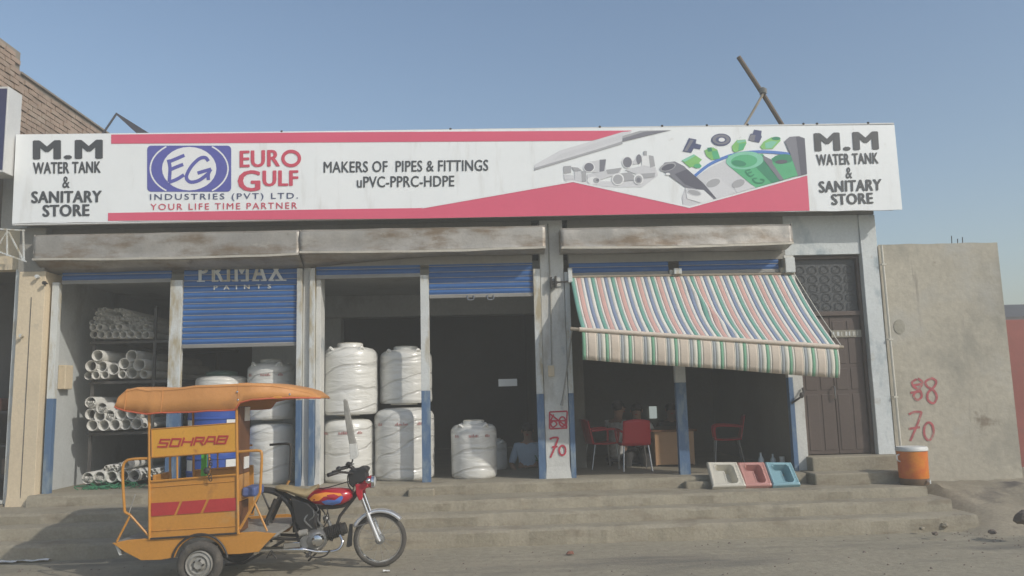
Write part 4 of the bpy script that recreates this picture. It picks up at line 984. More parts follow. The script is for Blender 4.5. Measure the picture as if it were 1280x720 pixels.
for (x_, y_2, rr) in ((350, 572, 6.8), (437, 576, 6.8), (533, 598, 6.9), (622, 553, 6.8), (685, 628, 6.9), (745, 562, 7.2), (403, 487, 6.9), (683, 488, 6.9)):
    px, py = D2(x_, y_2); pipe(px, py, rr, 'large white pipe on the second rack level, ' + {350: 'leftmost of the middle row', 437: 'second in the middle row', 533: 'third, sitting low', 622: 'fourth in the middle row', 685: 'the only large one in the bottom row', 745: 'rightmost of the middle row', 403: 'left one of the two on top', 683: 'right one of the two on top'}[x_], g2, dy=rnd(-.06, .06))
for i, (x_, y_2) in enumerate(((330, 652), (388, 648), (462, 645), (604, 643), (782, 641))):
    px, py = D2(x_, y_2); pipe(px, py, 4.9, 'smaller white pipe, bottom row of the second rack level, ' + od(i, 5), g2, dy=rnd(-.03, .06))
g3 = 'pipes on the third level of the rack'; D3 = lambda x, y: (80 + x / 4.5, 470 + y / 4.5)
nest = []
for (x_, y_2, ns_) in ((148, 148, 1), (211, 180, 1), (148, 215, 0), (200, 226, 0), (254, 221, 1), (320, 215, 0), (383, 212, 0), (158, 278, 0), (222, 277, 0), (284, 275, 0), (345, 271, 0), (407, 269, 0)):
    px, py = D3(x_, y_2); dy = rnd(-.05, .02); pipe(px, py, 6.6, ('large tube-stuffed pipe on the third rack level, ' if ns_ else 'large empty pipe on the third rack level, ') + {148: 'leftmost of the ' + ('top row' if y_2 < 200 else 'middle row'), 211: 'right one of the top row', 200: 'second in the middle row', 254: 'third in the middle row', 320: 'fourth in the middle row', 383: 'rightmost of the middle row', 158: 'leftmost of the bottom row', 222: 'second in the bottom row', 284: 'third in the bottom row', 345: 'fourth in the bottom row', 407: 'fifth in the bottom row'}[x_], g3, dy=dy)
    if ns_: nest.append((px, py, dy, 'third'))
px, py = D3(452, 278); pipe(px, py, 3.4, 'small white pipe end at the right of the third rack level', None)
for (x_, y_2, ns_) in ((132, 575, 1), (198, 570, 1), (265, 567, 0), (330, 562, 0), (392, 562, 0), (345, 500, 0)):
    px, py = D3(x_, y_2); dy = rnd(-.05, .02); rr = 6.9 if y_2 > 520 else 5
    pipe(px, py, rr, {132: 'leftmost pipe near the rack floor, stuffed with thin tubes', 198: 'second pipe from the left near the floor, stuffed with thin tubes', 265: 'large empty pipe third from the left near the floor of the rack', 330: 'large empty pipe fourth from the left near the floor of the rack', 392: 'rightmost large empty pipe near the floor of the rack', 345: 'single pipe lying on top of the lowest row of the rack'}[x_], 'pipes on the lowest level of the rack', dy=dy, L_=2.2)
    if ns_: nest.append((px, py, dy, 'lowest'))
for (px, py, dy, w_) in nest:
    for (a, b_) in ((-3.6, 1.6), (-1.3, 1.9), (1.1, 1.9), (3.4, 1.6), (-2.5, 3.7), (-.1, 4.1), (2.2, 3.7), (-4.2, -.5), (-2.4, -.4), (0, -.2), (2.4, -.4), (4.2, -.5)):
        pipe(px + a, py + b_, 1.12, 'thin white tube nested inside a large pipe on the %s rack level' % w_, 'thin tubes nested in pipes', L_=2.2, dy=dy + rnd(-.03, .04), n=8, yaw=0)
for (x_, y_2) in [(225 + 22 * i, 527 + rnd(-7, 7)) for i in range(6)] + [(236 + 22 * i, 512 + rnd(-4, 4)) for i in range(4)] + [(440, 545), (462, 540), (485, 535), (508, 530), (520, 545), (470, 560), (495, 556)]:
    px, py = D3(x_, y_2); pipe(px, py, 2.2, 'thin white tube lying loose over the lowest large pipes', 'loose thin tubes at the bottom of the rack', L_=2.2, dy=rnd(0, .1), n=10)
random.seed(5)
for i in range(13):
    for j in range(2):
        px, py = D3(95 + i * 15 + j * 8 + rnd(-3, 3), 655 - j * 18 + rnd(-3, 3))
        pipe(px, py, 1.9, 'thin green pipe in the bundle on the floor under the rack', 'green pipes on the floor', L_=1.9, m='gpipe', dy=-.25 + rnd(0, .1), n=10)
mm = MB()
for k_ in range(34):                                             # netting of green twine around the bundle
    a = P(97 + rnd(0, 78), rnd(606, 618), RY - .3); mm.tube(smooth_path([a, a + Vector((rnd(-.1, .1), rnd(-.05, .02), rnd(.02, .07))), a + Vector((rnd(-.2, .2), rnd(-.05, .1), rnd(-.02, .06)))], 4), .006, 4)
tag(mm.build('green_netting', M['gpipe'], None), 'tangled green netting over the pipes on the floor', 'netting', kind='stuff')
for i in range(8):
    for j in range(2):
        px, py = D3(262 + i * 15 + j * 7, 664 - j * 14); pipe(px, py, 1.75, 'short pale tube stacked in front of the green bundle', 'short tubes before the green bundle', L_=.6, dy=-.32, n=10)
# meter box on the side wall
bxw = P(101, 472, .5); tag(MB().box(-5.66, -5.56, .42, .62, bxw.z - .15, bxw.z + .17).build('fuse_box', M['cream'], None, bevel=.01), 'small pale fuse box on the side wall left of the pipes', 'fuse box')

# ================================================================== MOTORCYCLE RICKSHAW
NY, FYY, BY = -2.98, -1.90, -2.34
RW = thing('motorcycle_rickshaw', (-2.2, -2.4, 0), 'orange passenger rickshaw with canopy pulled by a red motorcycle', 'rickshaw')
def n_(px, py, Y=NY): return P(px, py, Y)
def part(name, parent=RW):
    o = bpy.data.objects.new(name, None); COL.objects.link(o); o.parent = parent; ORG[o.name] = worldorg(RW) if parent else Vector(); return o
def wheel(cen, r, tr, rimr, spoked=True, lab=None):
    w = part('wheel'); cen = Vector(cen)
    if lab: w['label'] = lab
    MB().tube([cen + Vector((math.cos(t) * (r - tr), 0, math.sin(t) * (r - tr))) for t in [2 * math.pi * i / 40 for i in range(40)]], tr, 10, closed=True).build('tyre', M['tyre'], w, smooth=True)
    if spoked:
        pr_ = [(rimr - .016, -.022), (rimr + .004, -.024), (rimr + .002, -.010), (rimr - .014, 0), (rimr + .002, .010), (rimr + .004, .024), (rimr - .016, .022), (rimr - .022, 0)]
        mm = MB(); k = 0; n = 44
        for i in range(n):
            t = 2 * math.pi * i / n
            for (a, y) in pr_: mm.v.append(cen + Vector((a * math.cos(t), y, a * math.sin(t))))
        m_ = len(pr_)
        for i in range(n):
            for j in range(m_): mm.f.append((i * m_ + j, i * m_ + (j + 1) % m_, ((i + 1) % n) * m_ + (j + 1) % m_, ((i + 1) % n) * m_ + j))
        mm.build('rim', M['chrome'], w, smooth=True)
        MB().lathe(cen, [(.001, -.06), (.018, -.06), (.02, -.04), (.045, -.035), (.045, .035), (.02, .04), (.018, .06), (.001, .06)], 18, 'Y', cap=False).build('hub', M['engine'], w, smooth=True)
        sp = MB().tube([(.03, .02, 0), (rimr - .015, 0, .03)], .0017, 4).mesh('spoke', M['chrome'])
        sp2 = MB().tube([(.03, -.02, 0), (rimr - .015, 0, -.03)], .0017, 4).mesh('spoke', M['chrome'])
        for i in range(28): inst('spoke', sp if i % 2 else sp2, w, cen, (0, 2 * math.pi * i / 28, 0))
    else:
        MB().lathe(cen, [(.001, -.045), (.035, -.05), (.05, -.03), (rimr * .55, -.02), (rimr * .7, -.04), (rimr * .92, -.03), (rimr, -.045), (rimr + .006, -.03), (rimr + .006, .04), (.001, .04)], 32, 'Y', cap=False).build('rim', M['greyrag'], w, smooth=True)
        for i in range(5):
            t = 2 * math.pi * i / 5; q = cen + Vector((.042 * math.cos(t), -.045, .042 * math.sin(t)))
            MB().lathe(q, [(.001, -.012), (.008, -.012), (.008, .02), (.001, .02)], 6, 'Y', cap=False).build('wheel_nut', M['blacksteel'], w)
    return w
wc = P(475, 674, BY); rw_ = wc.z; wheel(wc, rw_, .028, rw_ - .036, lab='spoked front wheel of the motorcycle')
cw = P(250, 705, NY - .0); cr = max(.2, cw.z)
wheel(cw, cr, .042, cr * .56, False); wheel((cw.x, FYY, cw.z), cr, .042, cr * .56, False)

# --- passenger cart
def plate(name, pts, m, Y=NY, th=.022, bevel=.004, parent=RW, label=None):
    return MB().prism([n_(x, y, Y) for x, y in pts], (0, th, 0)).build(name, m, parent, bevel=bevel, label=label)
def arch(cx, cy, r, a0, a1, n=12): return [(cx + r * math.cos(R(a0 + (a1 - a0) * i / n)), cy - r * math.sin(R(a0 + (a1 - a0) * i / n))) for i in range(n + 1)]
skirt = [(140, 679), (160, 675), (187, 673), (222, 671), (298, 666), (320, 664.5), (345, 667), (333, 679), (323, 690), (300, 692.5), (283, 693)] + arch(250, 703, 32, 22, 158) + [(218, 697), (200, 700), (176, 700.5), (156, 690)]
plate('side_skirt', skirt, M['orange']); 
far = MB().prism([n_(x, y) + Vector((0, FYY - NY, 0)) for x, y in skirt], (0, .022, 0)).build('side_skirt', M['orange'], RW, bevel=.004)
fl0, fl1 = n_(145, 675), n_(343, 666)
fz = lambda x: fl0.z + (fl1.z - fl0.z) * (x - fl0.x) / (fl1.x - fl0.x)
MB().prism([(fl0.x, NY + .023, fz(fl0.x) - .015), (fl1.x, NY + .023, fz(fl1.x) - .015), (fl1.x, NY + .023, fz(fl1.x) - .04), (fl0.x, NY + .023, fz(fl0.x) - .04)], (0, FYY - NY - .024, 0)).build('floor_plate', M['greyrag'], RW)
for Y in (NY, FYY):                                                    # arch lips over the wheels
    c0 = n_(250, 703)
    rr = 33 * .0074
    MB().tube([Vector((c0.x + rr * math.cos(R(a)), Y - .012, c0.z + rr * math.sin(R(a)))) for a in range(8, 176, 8)], .010, 6).build('wheel_arch', M['blacksteel'], RW, smooth=True)
# end lamps
for Y in (NY + .03, FYY - .03):
    q = n_(147, 686); MB().prism([(q.x - .05, Y, q.z + .045), (q.x - .02, Y, q.z + .05), (q.x + .03, Y, q.z - .06), (q.x + .0, Y, q.z - .065)], (0, .05, 0)).build('tail_lamp', M['lightrag'], RW, bevel=.006)
# body side panels (near and far) with crimson band and slanting orange bars
sp_ = [(187, 601), (298, 592.5), (298.5, 665.5), (188, 673)]
sd = part('side_panel'); MB().prism([n_(x, y, NY - .004) for x, y in sp_], (0, .016, 0)).build('panel_sheet', M['orange'], sd, bevel=.003)
q0 = NY - .012
def stripe(pts, m, nm, Y=q0): MB().prism([n_(x, y, Y) for x, y in pts], (0, .006, 0)).build(nm, m, sd)
stripe([(189, 629), (224.5, 627), (217.5, 643.5), (189, 645.5)], M['redpaint'], 'crimson_band'); stripe([(228, 626.8), (258, 624.6), (250.5, 641.2), (221, 643.2)], M['redpaint'], 'crimson_band'); stripe([(261.5, 624.4), (296, 622), (296, 638), (254, 641)], M['redpaint'], 'crimson_band')
for (a, b_) in (((187, 609.5), (298, 601)), ((188, 664), (298, 657.5))): MB().tube([n_(*a, NY - .008), n_(*b_, NY - .008)], .004, 5).build('pressed_rib', M['orange'], sd)
MB().tube([n_(188, 673.5, NY - .012), n_(298, 666.5, NY - .012)], .009, 6).build('bottom_rail', M['blacksteel'], sd)
MB().prism([n_(x, y) + Vector((0, FYY - NY + .03, 0)) for x, y in ((187, 601), (272, 594.5), (272.5, 667.2), (188, 673))], (0, .02, 0)).build('side_panel', M['orange'], RW, bevel=.004)
# corner posts
def post(pxt, pyt, pxb, pyb, Y, r=.012, m='orange', nm='post'): return MB().tube([n_(pxt, pyt) + Vector((0, Y - NY, 0)), n_(pxb, pyb) + Vector((0, Y - NY, 0))], r, 8).build(nm, M[m], RW, smooth=True)
for Y in (NY - .01, FYY):
    post(187, 505, 187.5, 674, Y)
    if Y < -2.5: post(296, 500, 298, 667, Y, .013)
    post(222, 536, 222, 600, Y, .009); post(262, 560, 262, 598, Y, .010)
    for (a, b_) in (((187, 602), (298, 593)), ((187, 572), (298, 563.5))):
        if Y > -2.5: b_ = (272, b_[1] + 2)
        MB().tube([n_(*a) + Vector((0, Y - NY, 0)), n_(*b_) + Vector((0, Y - NY, 0))], .010, 6).build('rail', M['orange'], RW, smooth=True)
# name board
nbd = part('name_board'); MB().prism([n_(x, y, NY - .02) for x, y in ((189.5, 536.5), (295, 528.5), (295.5, 564), (190, 571.5))], (0, .014, 0)).build('board_sheet', M['yellow'], nbd, bevel=.003)
for a, b_ in (((189.5, 536.5), (295, 528.5)), ((295, 528.5), (295.5, 564)), ((295.5, 564), (190, 571.5)), ((190, 571.5), (189.5, 536.5))):
    MB().tube([n_(*a, NY - .022), n_(*b_, NY - .022)], .005, 5).build('board_edge', M['orange'], nbd)
LW = [ # squared slanting capitals, each in its own 0..1 box
 [[(1, 1), (.12, 1), (.08, .55), (.9, .5), (.85, 0), (0, 0)]],
 [[(.05, 0), (.12, 1), (.98, 1), (.9, 0), (.05, 0)]],
 [[(.05, 0), (.12, 1)], [(.92, 0), (.98, 1)], [(.08, .5), (.95, .5)]],
 [[(.05, 0), (.12, 1), (.95, 1), (.92, .52), (.1, .5)], [(.6, .5), (.95, 0)]],
 [[(0, 0), (.25, 1), (.9, 1), (1, 0)], [(.1, .38), (.95, .38)]],
 [[(.02, 0), (.1, 1), (.95, 1), (.9, .55), (.08, .52)], [(.9, .52), (.85, 0), (.02, 0)]]]
xs = [(197.5, 210), (212, 224.5), (226.5, 240), (242, 254), (256, 268), (270.5, 283.5)]
mm = MB()
for Lp, (xa, xb) in zip(LW, xs):
    for pth in Lp:
        f = lambda u, v, xa=xa, xb=xb: (xa + (xb - xa) * u + 2.0 * v, (558.5 - (xa - 197) * .058) - 9.0 * v)
        for p0, p1 in zip(pth[:-1], pth[1:]):
            a, b_ = Vector((*f(*p0), 0)), Vector((*f(*p1), 0)); t = (b_ - a).normalized(); s = Vector((-t.y, t.x, 0)) * 1.05; a -= t * .9; b_ += t * .9
            mm.poly([n_(p.x, p.y, NY - .0255) for p in (a + s, b_ + s, b_ - s, a - s)])
zz = 0
for i in range(0, len(mm.v), 4):                                        # tiny lift so strokes never share a plane
    for v in mm.v[i:i + 4]: v.y -= .0002 * ((i // 4) % 9)
mm.build('board_lettering', M['redpaint'], nbd, recalc=False, label='red slanting SOHRAB lettering')
# end boards, seats
for (px, sgn) in ((298, 1), (188, -1)):
    xb_ = n_(px, 600).x - .02 * sgn; zb_ = n_(px, 668).z; zt_ = n_(px, 508).z; zm = n_(px, 594).z
    if sgn > 0: MB().box(xb_ - .012, xb_ + .012, NY + .03, -2.62, zm, zt_).build('back_board', M['orange_dk'], RW, bevel=.004)
    MB().box(xb_ - .014, xb_ + .014, NY + .03, -2.62, zb_ + .28, zm - .001).build('back_board', M['orange'], RW, bevel=.004)
    MB().box(xb_ - .010, xb_ + .010, NY + .03, -2.62, zb_, zb_ + .27).build('end_panel', M['orange_dk'], RW, bevel=.003)
    zs_ = n_(px, 616).z
    if sgn > 0: MB().box(min(xb_ + .02 * sgn, xb_ + .15 * sgn), max(xb_ + .02 * sgn, xb_ + .15 * sgn), NY + .10, -2.60, zs_ - .05, zs_ + .035).build('seat', M['seatblue'], RW, bevel=.02)
# small bits hung between
a = n_(240, 570); MB().box(a.x - .022, a.x + .022, NY + .3, NY + .34, n_(240, 599).z, a.z).build('green_strut', M['greenbr'], RW)
for px in (309, 309): pass
MB().box(n_(298, 520).x, n_(298, 520).x + .012, -2.80, -2.66, n_(303, 527).z, n_(303, 509).z).build('sticker', M['paper'], RW)
MB().box(n_(298, 520).x, n_(298, 520).x + .012, -2.80, -2.66, n_(303, 588).z, n_(303, 573).z).build('sticker', M['paper'], RW)
mm = MB(); q = n_(262, 574, NY - .05)
for k_ in range(9): 
    cc = q + Vector((.012 * math.sin(k_), 0, -.022 * k_)); mm.tube([cc + Vector((.013 * math.cos(t), .006 * math.sin(t * (1 if k_ % 2 else -1)), .017 * math.sin(t))) for t in [2 * math.pi * i / 8 for i in range(8)]], .0042, 4, closed=True)
mm.ell(q + Vector((-.02, -.01, -.10)), .03, .02, .03, 8, 6)
mm.build('chain', M['blacksteel'], RW, smooth=True)
# U shaped hand rails and bracing, near and far
for Y in (NY, FYY):
    f = lambda x, y: n_(x, y) + Vector((0, Y - NY, 0))
    r_ = .0125
    MB().tube(smooth_path([f(187, 573), f(166, 574), f(157, 577), f(153.5, 586), f(154, 612), f(156, 640)], 5), r_, 8).build('hand_rail', M['orange'], RW, smooth=True)
    MB().tube([f(156, 640), f(163, 644)], r_, 8).build('hand_rail', M['orange'], RW)
    MB().tube([f(163, 644), f(146, 677)], .010, 6).build('brace', M['orange'], RW); MB().tube([f(163, 644), f(187, 671)], .010, 6).build('brace', M['orange'], RW)
    MB().tube([f(160, 645), f(169, 618)], .006, 6).build('brace', M['greyrag'], RW)
    MB().tube(smooth_path([f(297, 565), f(314, 563.5), f(323, 563.5), f(327, 567), f(326.5, 590), f(325, 616)], 5), r_, 8).build('hand_rail', M['orange'] if Y < -2.5 else M['blacksteel'], RW, smooth=True)
    MB().tube([f(325, 616), f(300, 661)], .013, 6).build('brace', M['orange'], RW); MB().tube([f(318, 628), f(334, 664)], .010, 6).build('brace', M['orange'], RW)
if False: MB().tube(smooth_path([n_(312, 561, FYY + .06), n_(333, 559.5, FYY + .06), n_(339, 562, FYY + .06), n_(340, 590, FYY + .06), n_(339, 611, FYY + .06)], 5), .011, 8).build('hand_rail', M['blacksteel'], RW, smooth=True)
# canopy
st_ = [(147, 503, 508.5), (151, 494, 510.5), (160, 486.5, 513), (173, 483.5, 515.5), (188, 486, 517.5), (205, 485.5, 516), (240, 482.5, 515), (270, 480.5, 513.5), (296, 480, 512.5), (303, 480, 503), (318, 479.5, 499.5), (340, 480.5, 498), (360, 484, 497.5), (378, 488.5, 497.5), (386, 493, 497.5), (391, 495.5, 497.8)]
def can_sec(x, yt, yb, i):
    a = n_(x, yt, NY - .03); b_ = n_(x, yb, NY - .05); t = i / (len(st_) - 1)
    W_ = FYY - NY + .08; taper = 1 - .78 * max(0, (x - 310) / 87) ** 2; y0 = NY - .05 + W_ * (1 - taper) * .5; W_ *= taper
    up = .012 * (1 - abs(t - .5))
    wr = .008 * nzv(a.x * 14, 1.5) + .004 * nzv(a.x * 34, 4.5)
    return [(a.x, y0 - .030 + wr, b_.z), (a.x, y0 - .020 + wr * .6, b_.z * .5 + a.z * .5), (a.x, y0 - .012, a.z - .012), (a.x, y0 + .004, a.z), (a.x, y0 + W_ * .25, a.z + up * .7), (a.x, y0 + W_ * .5, a.z + up),
            (a.x, y0 + W_ * .75, a.z + up * .7), (a.x, y0 + W_ - .004, a.z), (a.x, y0 + W_ + .01, a.z - .012), (a.x, y0 + W_ + .02, b_.z * .5 + a.z * .5), (a.x, y0 + W_ + .03 - wr, b_.z)]
fine = []
for i in range(len(st_) - 1):
    for k_ in range(4):
        t = k_ / 4; fine.append([st_[i][j] * (1 - t) + st_[i + 1][j] * t for j in range(3)])
fine.append(list(st_[-1]))
mm = MB(); K = 11
for i, (x, yt, yb) in enumerate(fine):
    for j, p in enumerate(can_sec(x, yt, yb, i * (len(st_) - 1) / (len(fine) - 1))):
        p = Vector(p); sagf = abs(math.sin((x - 147) / 50 * math.pi)); p.y += .012 * nzv(p.x * 5, j * .9); p.z += .005 * nzv(p.x * 7, j * 1.3, 3) - (.006 * sagf if j >= 2 and x < 300 else 0); mm.v.append(p)
for i in range(len(fine) - 1):
    for j in range(K - 1): a = i * K + j; mm.f.append((a, a + K, a + K + 1, a + 1))
mm.f.append(tuple(range(K))); mm.f.append(tuple((len(fine) - 1) * K + j for j in range(K)))
CN = part('canopy'); mm.build('tarpaulin', M['tarp'], CN, smooth=True, solid=.006)
for st2 in (8, 20, 34):
    hm = MB(); hm.tube([mm.v[st2 * K + j] + Vector((0, -.004 if j < 5 else .0, .004)) for j in range(0, 7)], .0035, 4); hm.build('seam', M['tarp'], CN, smooth=True)
hm = MB(); hm.tube([mm.v[i * K + 2] + Vector((0, -.006, -.004)) for i in range(2, len(fine) - 4)], .0035, 4); hm.build('seam', M['tarp'], CN, smooth=True)
for s_ in (0, K - 1):
    hm = MB(); hm.tube([mm.v[i * K + s_] + Vector((0, -.004 if s_ == 0 else .004, 0)) for i in range(len(fine))], .007, 5); hm.build('hem', M['tarphem'], CN, smooth=True)
for Y in (NY - .01, FYY): 
    MB().tube(smooth_path([n_(187, 507) + Vector((0, Y - NY, 0)), n_(240, 500) + Vector((0, Y - NY, 0)), n_(297, 500) + Vector((0, Y - NY, 0)), n_(345, 497) + Vector((0, Y - NY, 0)), n_(352, 497.5) + Vector((0, Y - NY + (.08 if Y < -2.5 else -.10), 0))], 4), .010, 6).build('roof_bar', M['orange'], CN, smooth=True)
for (px, py) in ((189, 513), (296.5, 490), (297.5, 500), (362, 493)):
    q = n_(px, py, NY - .075); MB().ell(q, .010, .006, .010, 8, 6).build('eyelet', M['chrome'], CN, smooth=True)

# --- motorcycle
b2 = lambda x, y, dy=0.0: P(x, y, BY) + Vector((0, dy, 0))
# frame linking bike and cart
MB().tube([b2(330, 684, -.10), b2(300, 690, -.10), b2(262, 690, -.1)], .018, 6).build('tow_bar', M['blacksteel'], RW)
MB().tube([b2(346, 668, .05), b2(300, 676, .05), b2(250, 684, .05)], .02, 6).build('tow_bar', M['blacksteel'], RW)
MB().tube([b2(355, 676), b2(305, 704), b2(282, 706)], .014, 6).build('tow_bar', M['blacksteel'], RW)
fm = MB()
fm.tube(smooth_path([b2(448, 611), b2(434, 630), b2(400, 634), b2(372, 625), b2(345, 613), b2(326, 611)], 4), .020, 8)
fm.tube([b2(446, 618), b2(425, 645), b2(414, 676)], .015, 8)
for s in (-.07, .07): fm.tube([b2(378, 628, s), b2(370, 655, s), b2(378, 684, s)], .013, 6); fm.tube([b2(346, 614, s), b2(352, 618, s), b2(336, 650, s), b2(342, 676, s)], .012, 6)
fm.tube([b2(330, 612, -.09), b2(342, 640, -.09)], .010, 6); fm.tube([b2(330, 612, -.09), b2(318, 640, -.09)], .008, 6)
fm.build('bike_frame', M['blacksteel'], RW, smooth=True)
# rear mudguard: a curved trough
mm = MB(); pth = smooth_path([b2(322, 611), b2(338, 611.5), b2(352, 617), b2(363, 628), b2(370, 642), b2(372, 664)], 5); k_ = 0
for i, p in enumerate(pth):
    t = (pth[min(i + 1, len(pth) - 1)] - pth[max(i - 1, 0)]).normalized(); nrm = Vector((-t.z, 0, t.x))
    for (dy, dn) in ((-.065, -.03), (-.05, .0), (0, .012), (.05, 0), (.065, -.03)): mm.v.append(p + Vector((0, dy, 0)) + nrm * dn)
for i in range(len(pth) - 1):
    for j in range(4): a = i * 5 + j; mm.f.append((a, a + 5, a + 6, a + 1))
mm.build('rear_mudguard', M['black'], RW, smooth=True, solid=.006)
# swing arm, shock, chain case, footrest
mm = MB()
for s in (-.10, .10): mm.tube([b2(378, 672, s), b2(330, 670, s)], .017, 6)
mm.build('swing_arm', M['blacksteel'], RW, smooth=True)
MB().prism([b2(x, y, -.12) for x, y in ((306, 662), (330, 657), (352, 658), (354, 668), (330, 676), (306, 674))], (0, .03, 0)).build('chain_case', M['greyrag'], RW, bevel=.006)
for s in (-.12, .11):
    MB().tube([b2(349, 622, s), b2(336, 652, s)], [.022, .018], 10).build('shock_absorber', M['blacksteel'], RW, smooth=True)
# side cover, battery area
for s in (-.10, .075):
    MB().prism([b2(x, y, s) for x, y in ((366, 620), (388, 628), (399, 640), (398, 660), (381, 664), (372, 650))], (0, .025, 0)).build('side_cover', M['black'], RW, bevel=.010)
# seat
def loft(name, secs, m, n=14, parent=RW, pw=2.4):
    """secs: (centre, half width y, half height) along the bike"""
    mm = MB()
    for cc, wy, hz in secs:
        for j in range(n):
            t = 2 * math.pi * j / n; ct, st2 = math.cos(t), math.sin(t)
            mm.v.append(cc + Vector((0, wy * math.copysign(abs(ct) ** (2 / pw), ct), hz * math.copysign(abs(st2) ** (2 / pw), st2))))
    for i in range(len(secs) - 1):
        for j in range(n): a = i * n + j; b_ = i * n + (j + 1) % n; mm.f.append((a, b_, b_ + n, a + n))
    mm.f.append(tuple(range(n))); mm.f.append(tuple((len(secs) - 1) * n + j for j in range(n)))
    return mm.build(name, m, parent, smooth=True)
loft('seat', [(b2(346, 609), .06, .015), (b2(350, 609.5), .10, .028), (b2(362, 611), .115, .034), (b2(374, 615), .115, .036), (b2(384, 617), .10, .045), (b2(392, 614), .085, .055), (b2(398, 609), .06, .03)], M['seattan'])
# tank
tank_secs = [(384, 619, .05, .03), (388, 619.5, .085, .055), (396, 620, .115, .078), (408, 620, .13, .088), (420, 620, .135, .088), (430, 619.5, .125, .082), (437, 618, .10, .062), (442, 617, .06, .035)]
loft('fuel_tank', [(b2(x, y), w, h * .98) for x, y, w, h in tank_secs], M['bikered'], 20)
def on_tank(x, y, out=.006):
    xs_ = [s[0] for s in tank_secs]; i = max(0, min(len(xs_) - 2, sum(1 for q in xs_ if q <= x) - 1)); t = (x - xs_[i]) / (xs_[i + 1] - xs_[i])
    s0, s1 = tank_secs[i], tank_secs[i + 1]; cy = s0[1] + (s1[1] - s0[1]) * t; w = s0[2] + (s1[2] - s0[2]) * t; h = s0[3] + (s1[3] - s0[3]) * t
    p = b2(x, y); cz = b2(x, cy).z; v = max(-.97, min(.97, (p.z - cz) / h)); d = w * (1 - abs(v) ** 2.4) ** (1 / 2.4)
    f = Vector((p.x, BY - d - out, p.z)); return f
def decal(pts, m, out=.006):
    mm = MB(); cx = sum(p[0] for p in pts) / len(pts); cy = sum(p[1] for p in pts) / len(pts); N_ = []
    for a, b_ in zip(pts, pts[1:] + pts[:1]):
        for k_ in range(3): N_.append((a[0] + (b_[0] - a[0]) * k_ / 3, a[1] + (b_[1] - a[1]) * k_ / 3))
    c0 = on_tank(cx, cy, out); mm.v = [c0] + [on_tank(cx + (x - cx) * .5, cy + (y - cy) * .5, out) for x, y in N_] + [on_tank(x, y, out) for x, y in N_]; L_ = len(N_)
    mm.f = [(0, 1 + i, 1 + (i + 1) % L_) for i in range(L_)] + [(1 + i, 1 + L_ + i, 1 + L_ + (i + 1) % L_, 1 + (i + 1) % L_) for i in range(L_)]
    return mm.build('tank_decal', m, RW, smooth=True, recalc=False)
decal([(389, 622), (396, 616), (410, 613.5), (428, 614.5), (431, 617.5), (420, 617), (406, 618.5), (402, 624), (392, 625)], M['bikeyel'], .005)
decal([(405, 625), (413, 622.5), (424, 623), (430, 617.5), (432, 620), (428, 627), (418, 630), (409, 629)], M['bikeblue'], .007)
decal([(412, 616.5), (421, 615.5), (426, 617.5), (419, 620.5), (413, 619.5)], M['bikered'], .009)
MB().lathe(b2(425, 611.0), [(.001, -.02), (.03, -.02), (.032, 0), (.02, .012), (.001, .014)], 16, cap=False).build('fuel_cap', M['chrome'], RW, smooth=True)
# engine
en = part('engine')
MB().lathe(b2(396, 673, -.02), [(.001, -.13), (.05, -.13), (.085, -.11), (.105, -.07), (.11, .0), (.10, .10), (.001, .11)], 24, 'Y', cap=False).build('crankcase', M['engine'], en, smooth=True)
MB().lathe(b2(401, 672, -.02), [(.001, -.165), (.025, -.165), (.05, -.155), (.056, -.135), (.06, -.11)], 22, 'Y', cap=False).build('clutch_cover', M['chrome'], en, smooth=True)
MB().lathe(b2(386, 674, -.02), [(.001, -.12), (.055, -.12), (.07, -.10), (.075, .1), (.001, .1)], 20, 'Y', cap=False).build('gear_cover', M['engine'], en, smooth=True)
cyl = MB(); a, b_ = b2(406, 668), b2(428, 661); d = (b_ - a)
cyl.tube([a, b_], .045, 12)
for i in range(9):
    p = a + d * (i / 9 + .06); cyl.tube([p, p + d * .045], .068, 14)
cyl.tube([b_, b_ + d * .22], .055, 10)
cyl.build('cylinder', M['blacksteel'], en, smooth=True)
MB().tube(smooth_path([b2(405, 645), b2(410, 650), b2(414, 660)], 4), .018, 8).build('carburettor', M['engine'], en, smooth=True)
MB().ell(b2(408, 648), .035, .04, .03, 12, 8).build('carburettor_bowl', M['engine'], en, smooth=True)
ex = MB(); ex.tube(smooth_path([b2(426, 668, -.05), b2(430, 676, -.08), b2(424, 685, -.10), b2(404, 687, -.12), b2(384, 683.5, -.15), b2(360, 683, -.16), b2(325, 683, -.16)], 6), [.013] * 18 + [.016] * 6 + [.026] * 12 + [.024], 10)
ex.build('exhaust', M['chrome'], RW, smooth=True)
MB().prism([b2(x, y, -.20) for x, y in ((361, 674), (380, 673), (381, 679), (360, 681))], (0, .02, 0)).build('heat_shield', M['chrome'], RW, bevel=.005)
fr_ = MB(); fr_.tube([b2(392, 688, -.22), b2(392, 688, .22)], .011, 6); fr_.tube([b2(392, 688, -.27), b2(392, 688, -.18)], .019, 8); fr_.tube([b2(345, 689, -.22), b2(345, 689, .1)], .010, 6)
fr_.tube(smooth_path([b2(383, 686, -.14), b2(396, 693, -.14), b2(410, 691, -.14), b2(416, 684, -.14)], 4), .008, 6)
fr_.build('footrest', M['blacksteel'], RW, smooth=True)
MB().tube([b2(340, 693, -.2), b2(345, 684, -.2), b2(352, 693, -.2)], .008, 6).build('pedal', M['blacksteel'], RW)
ck = random.Random(11)
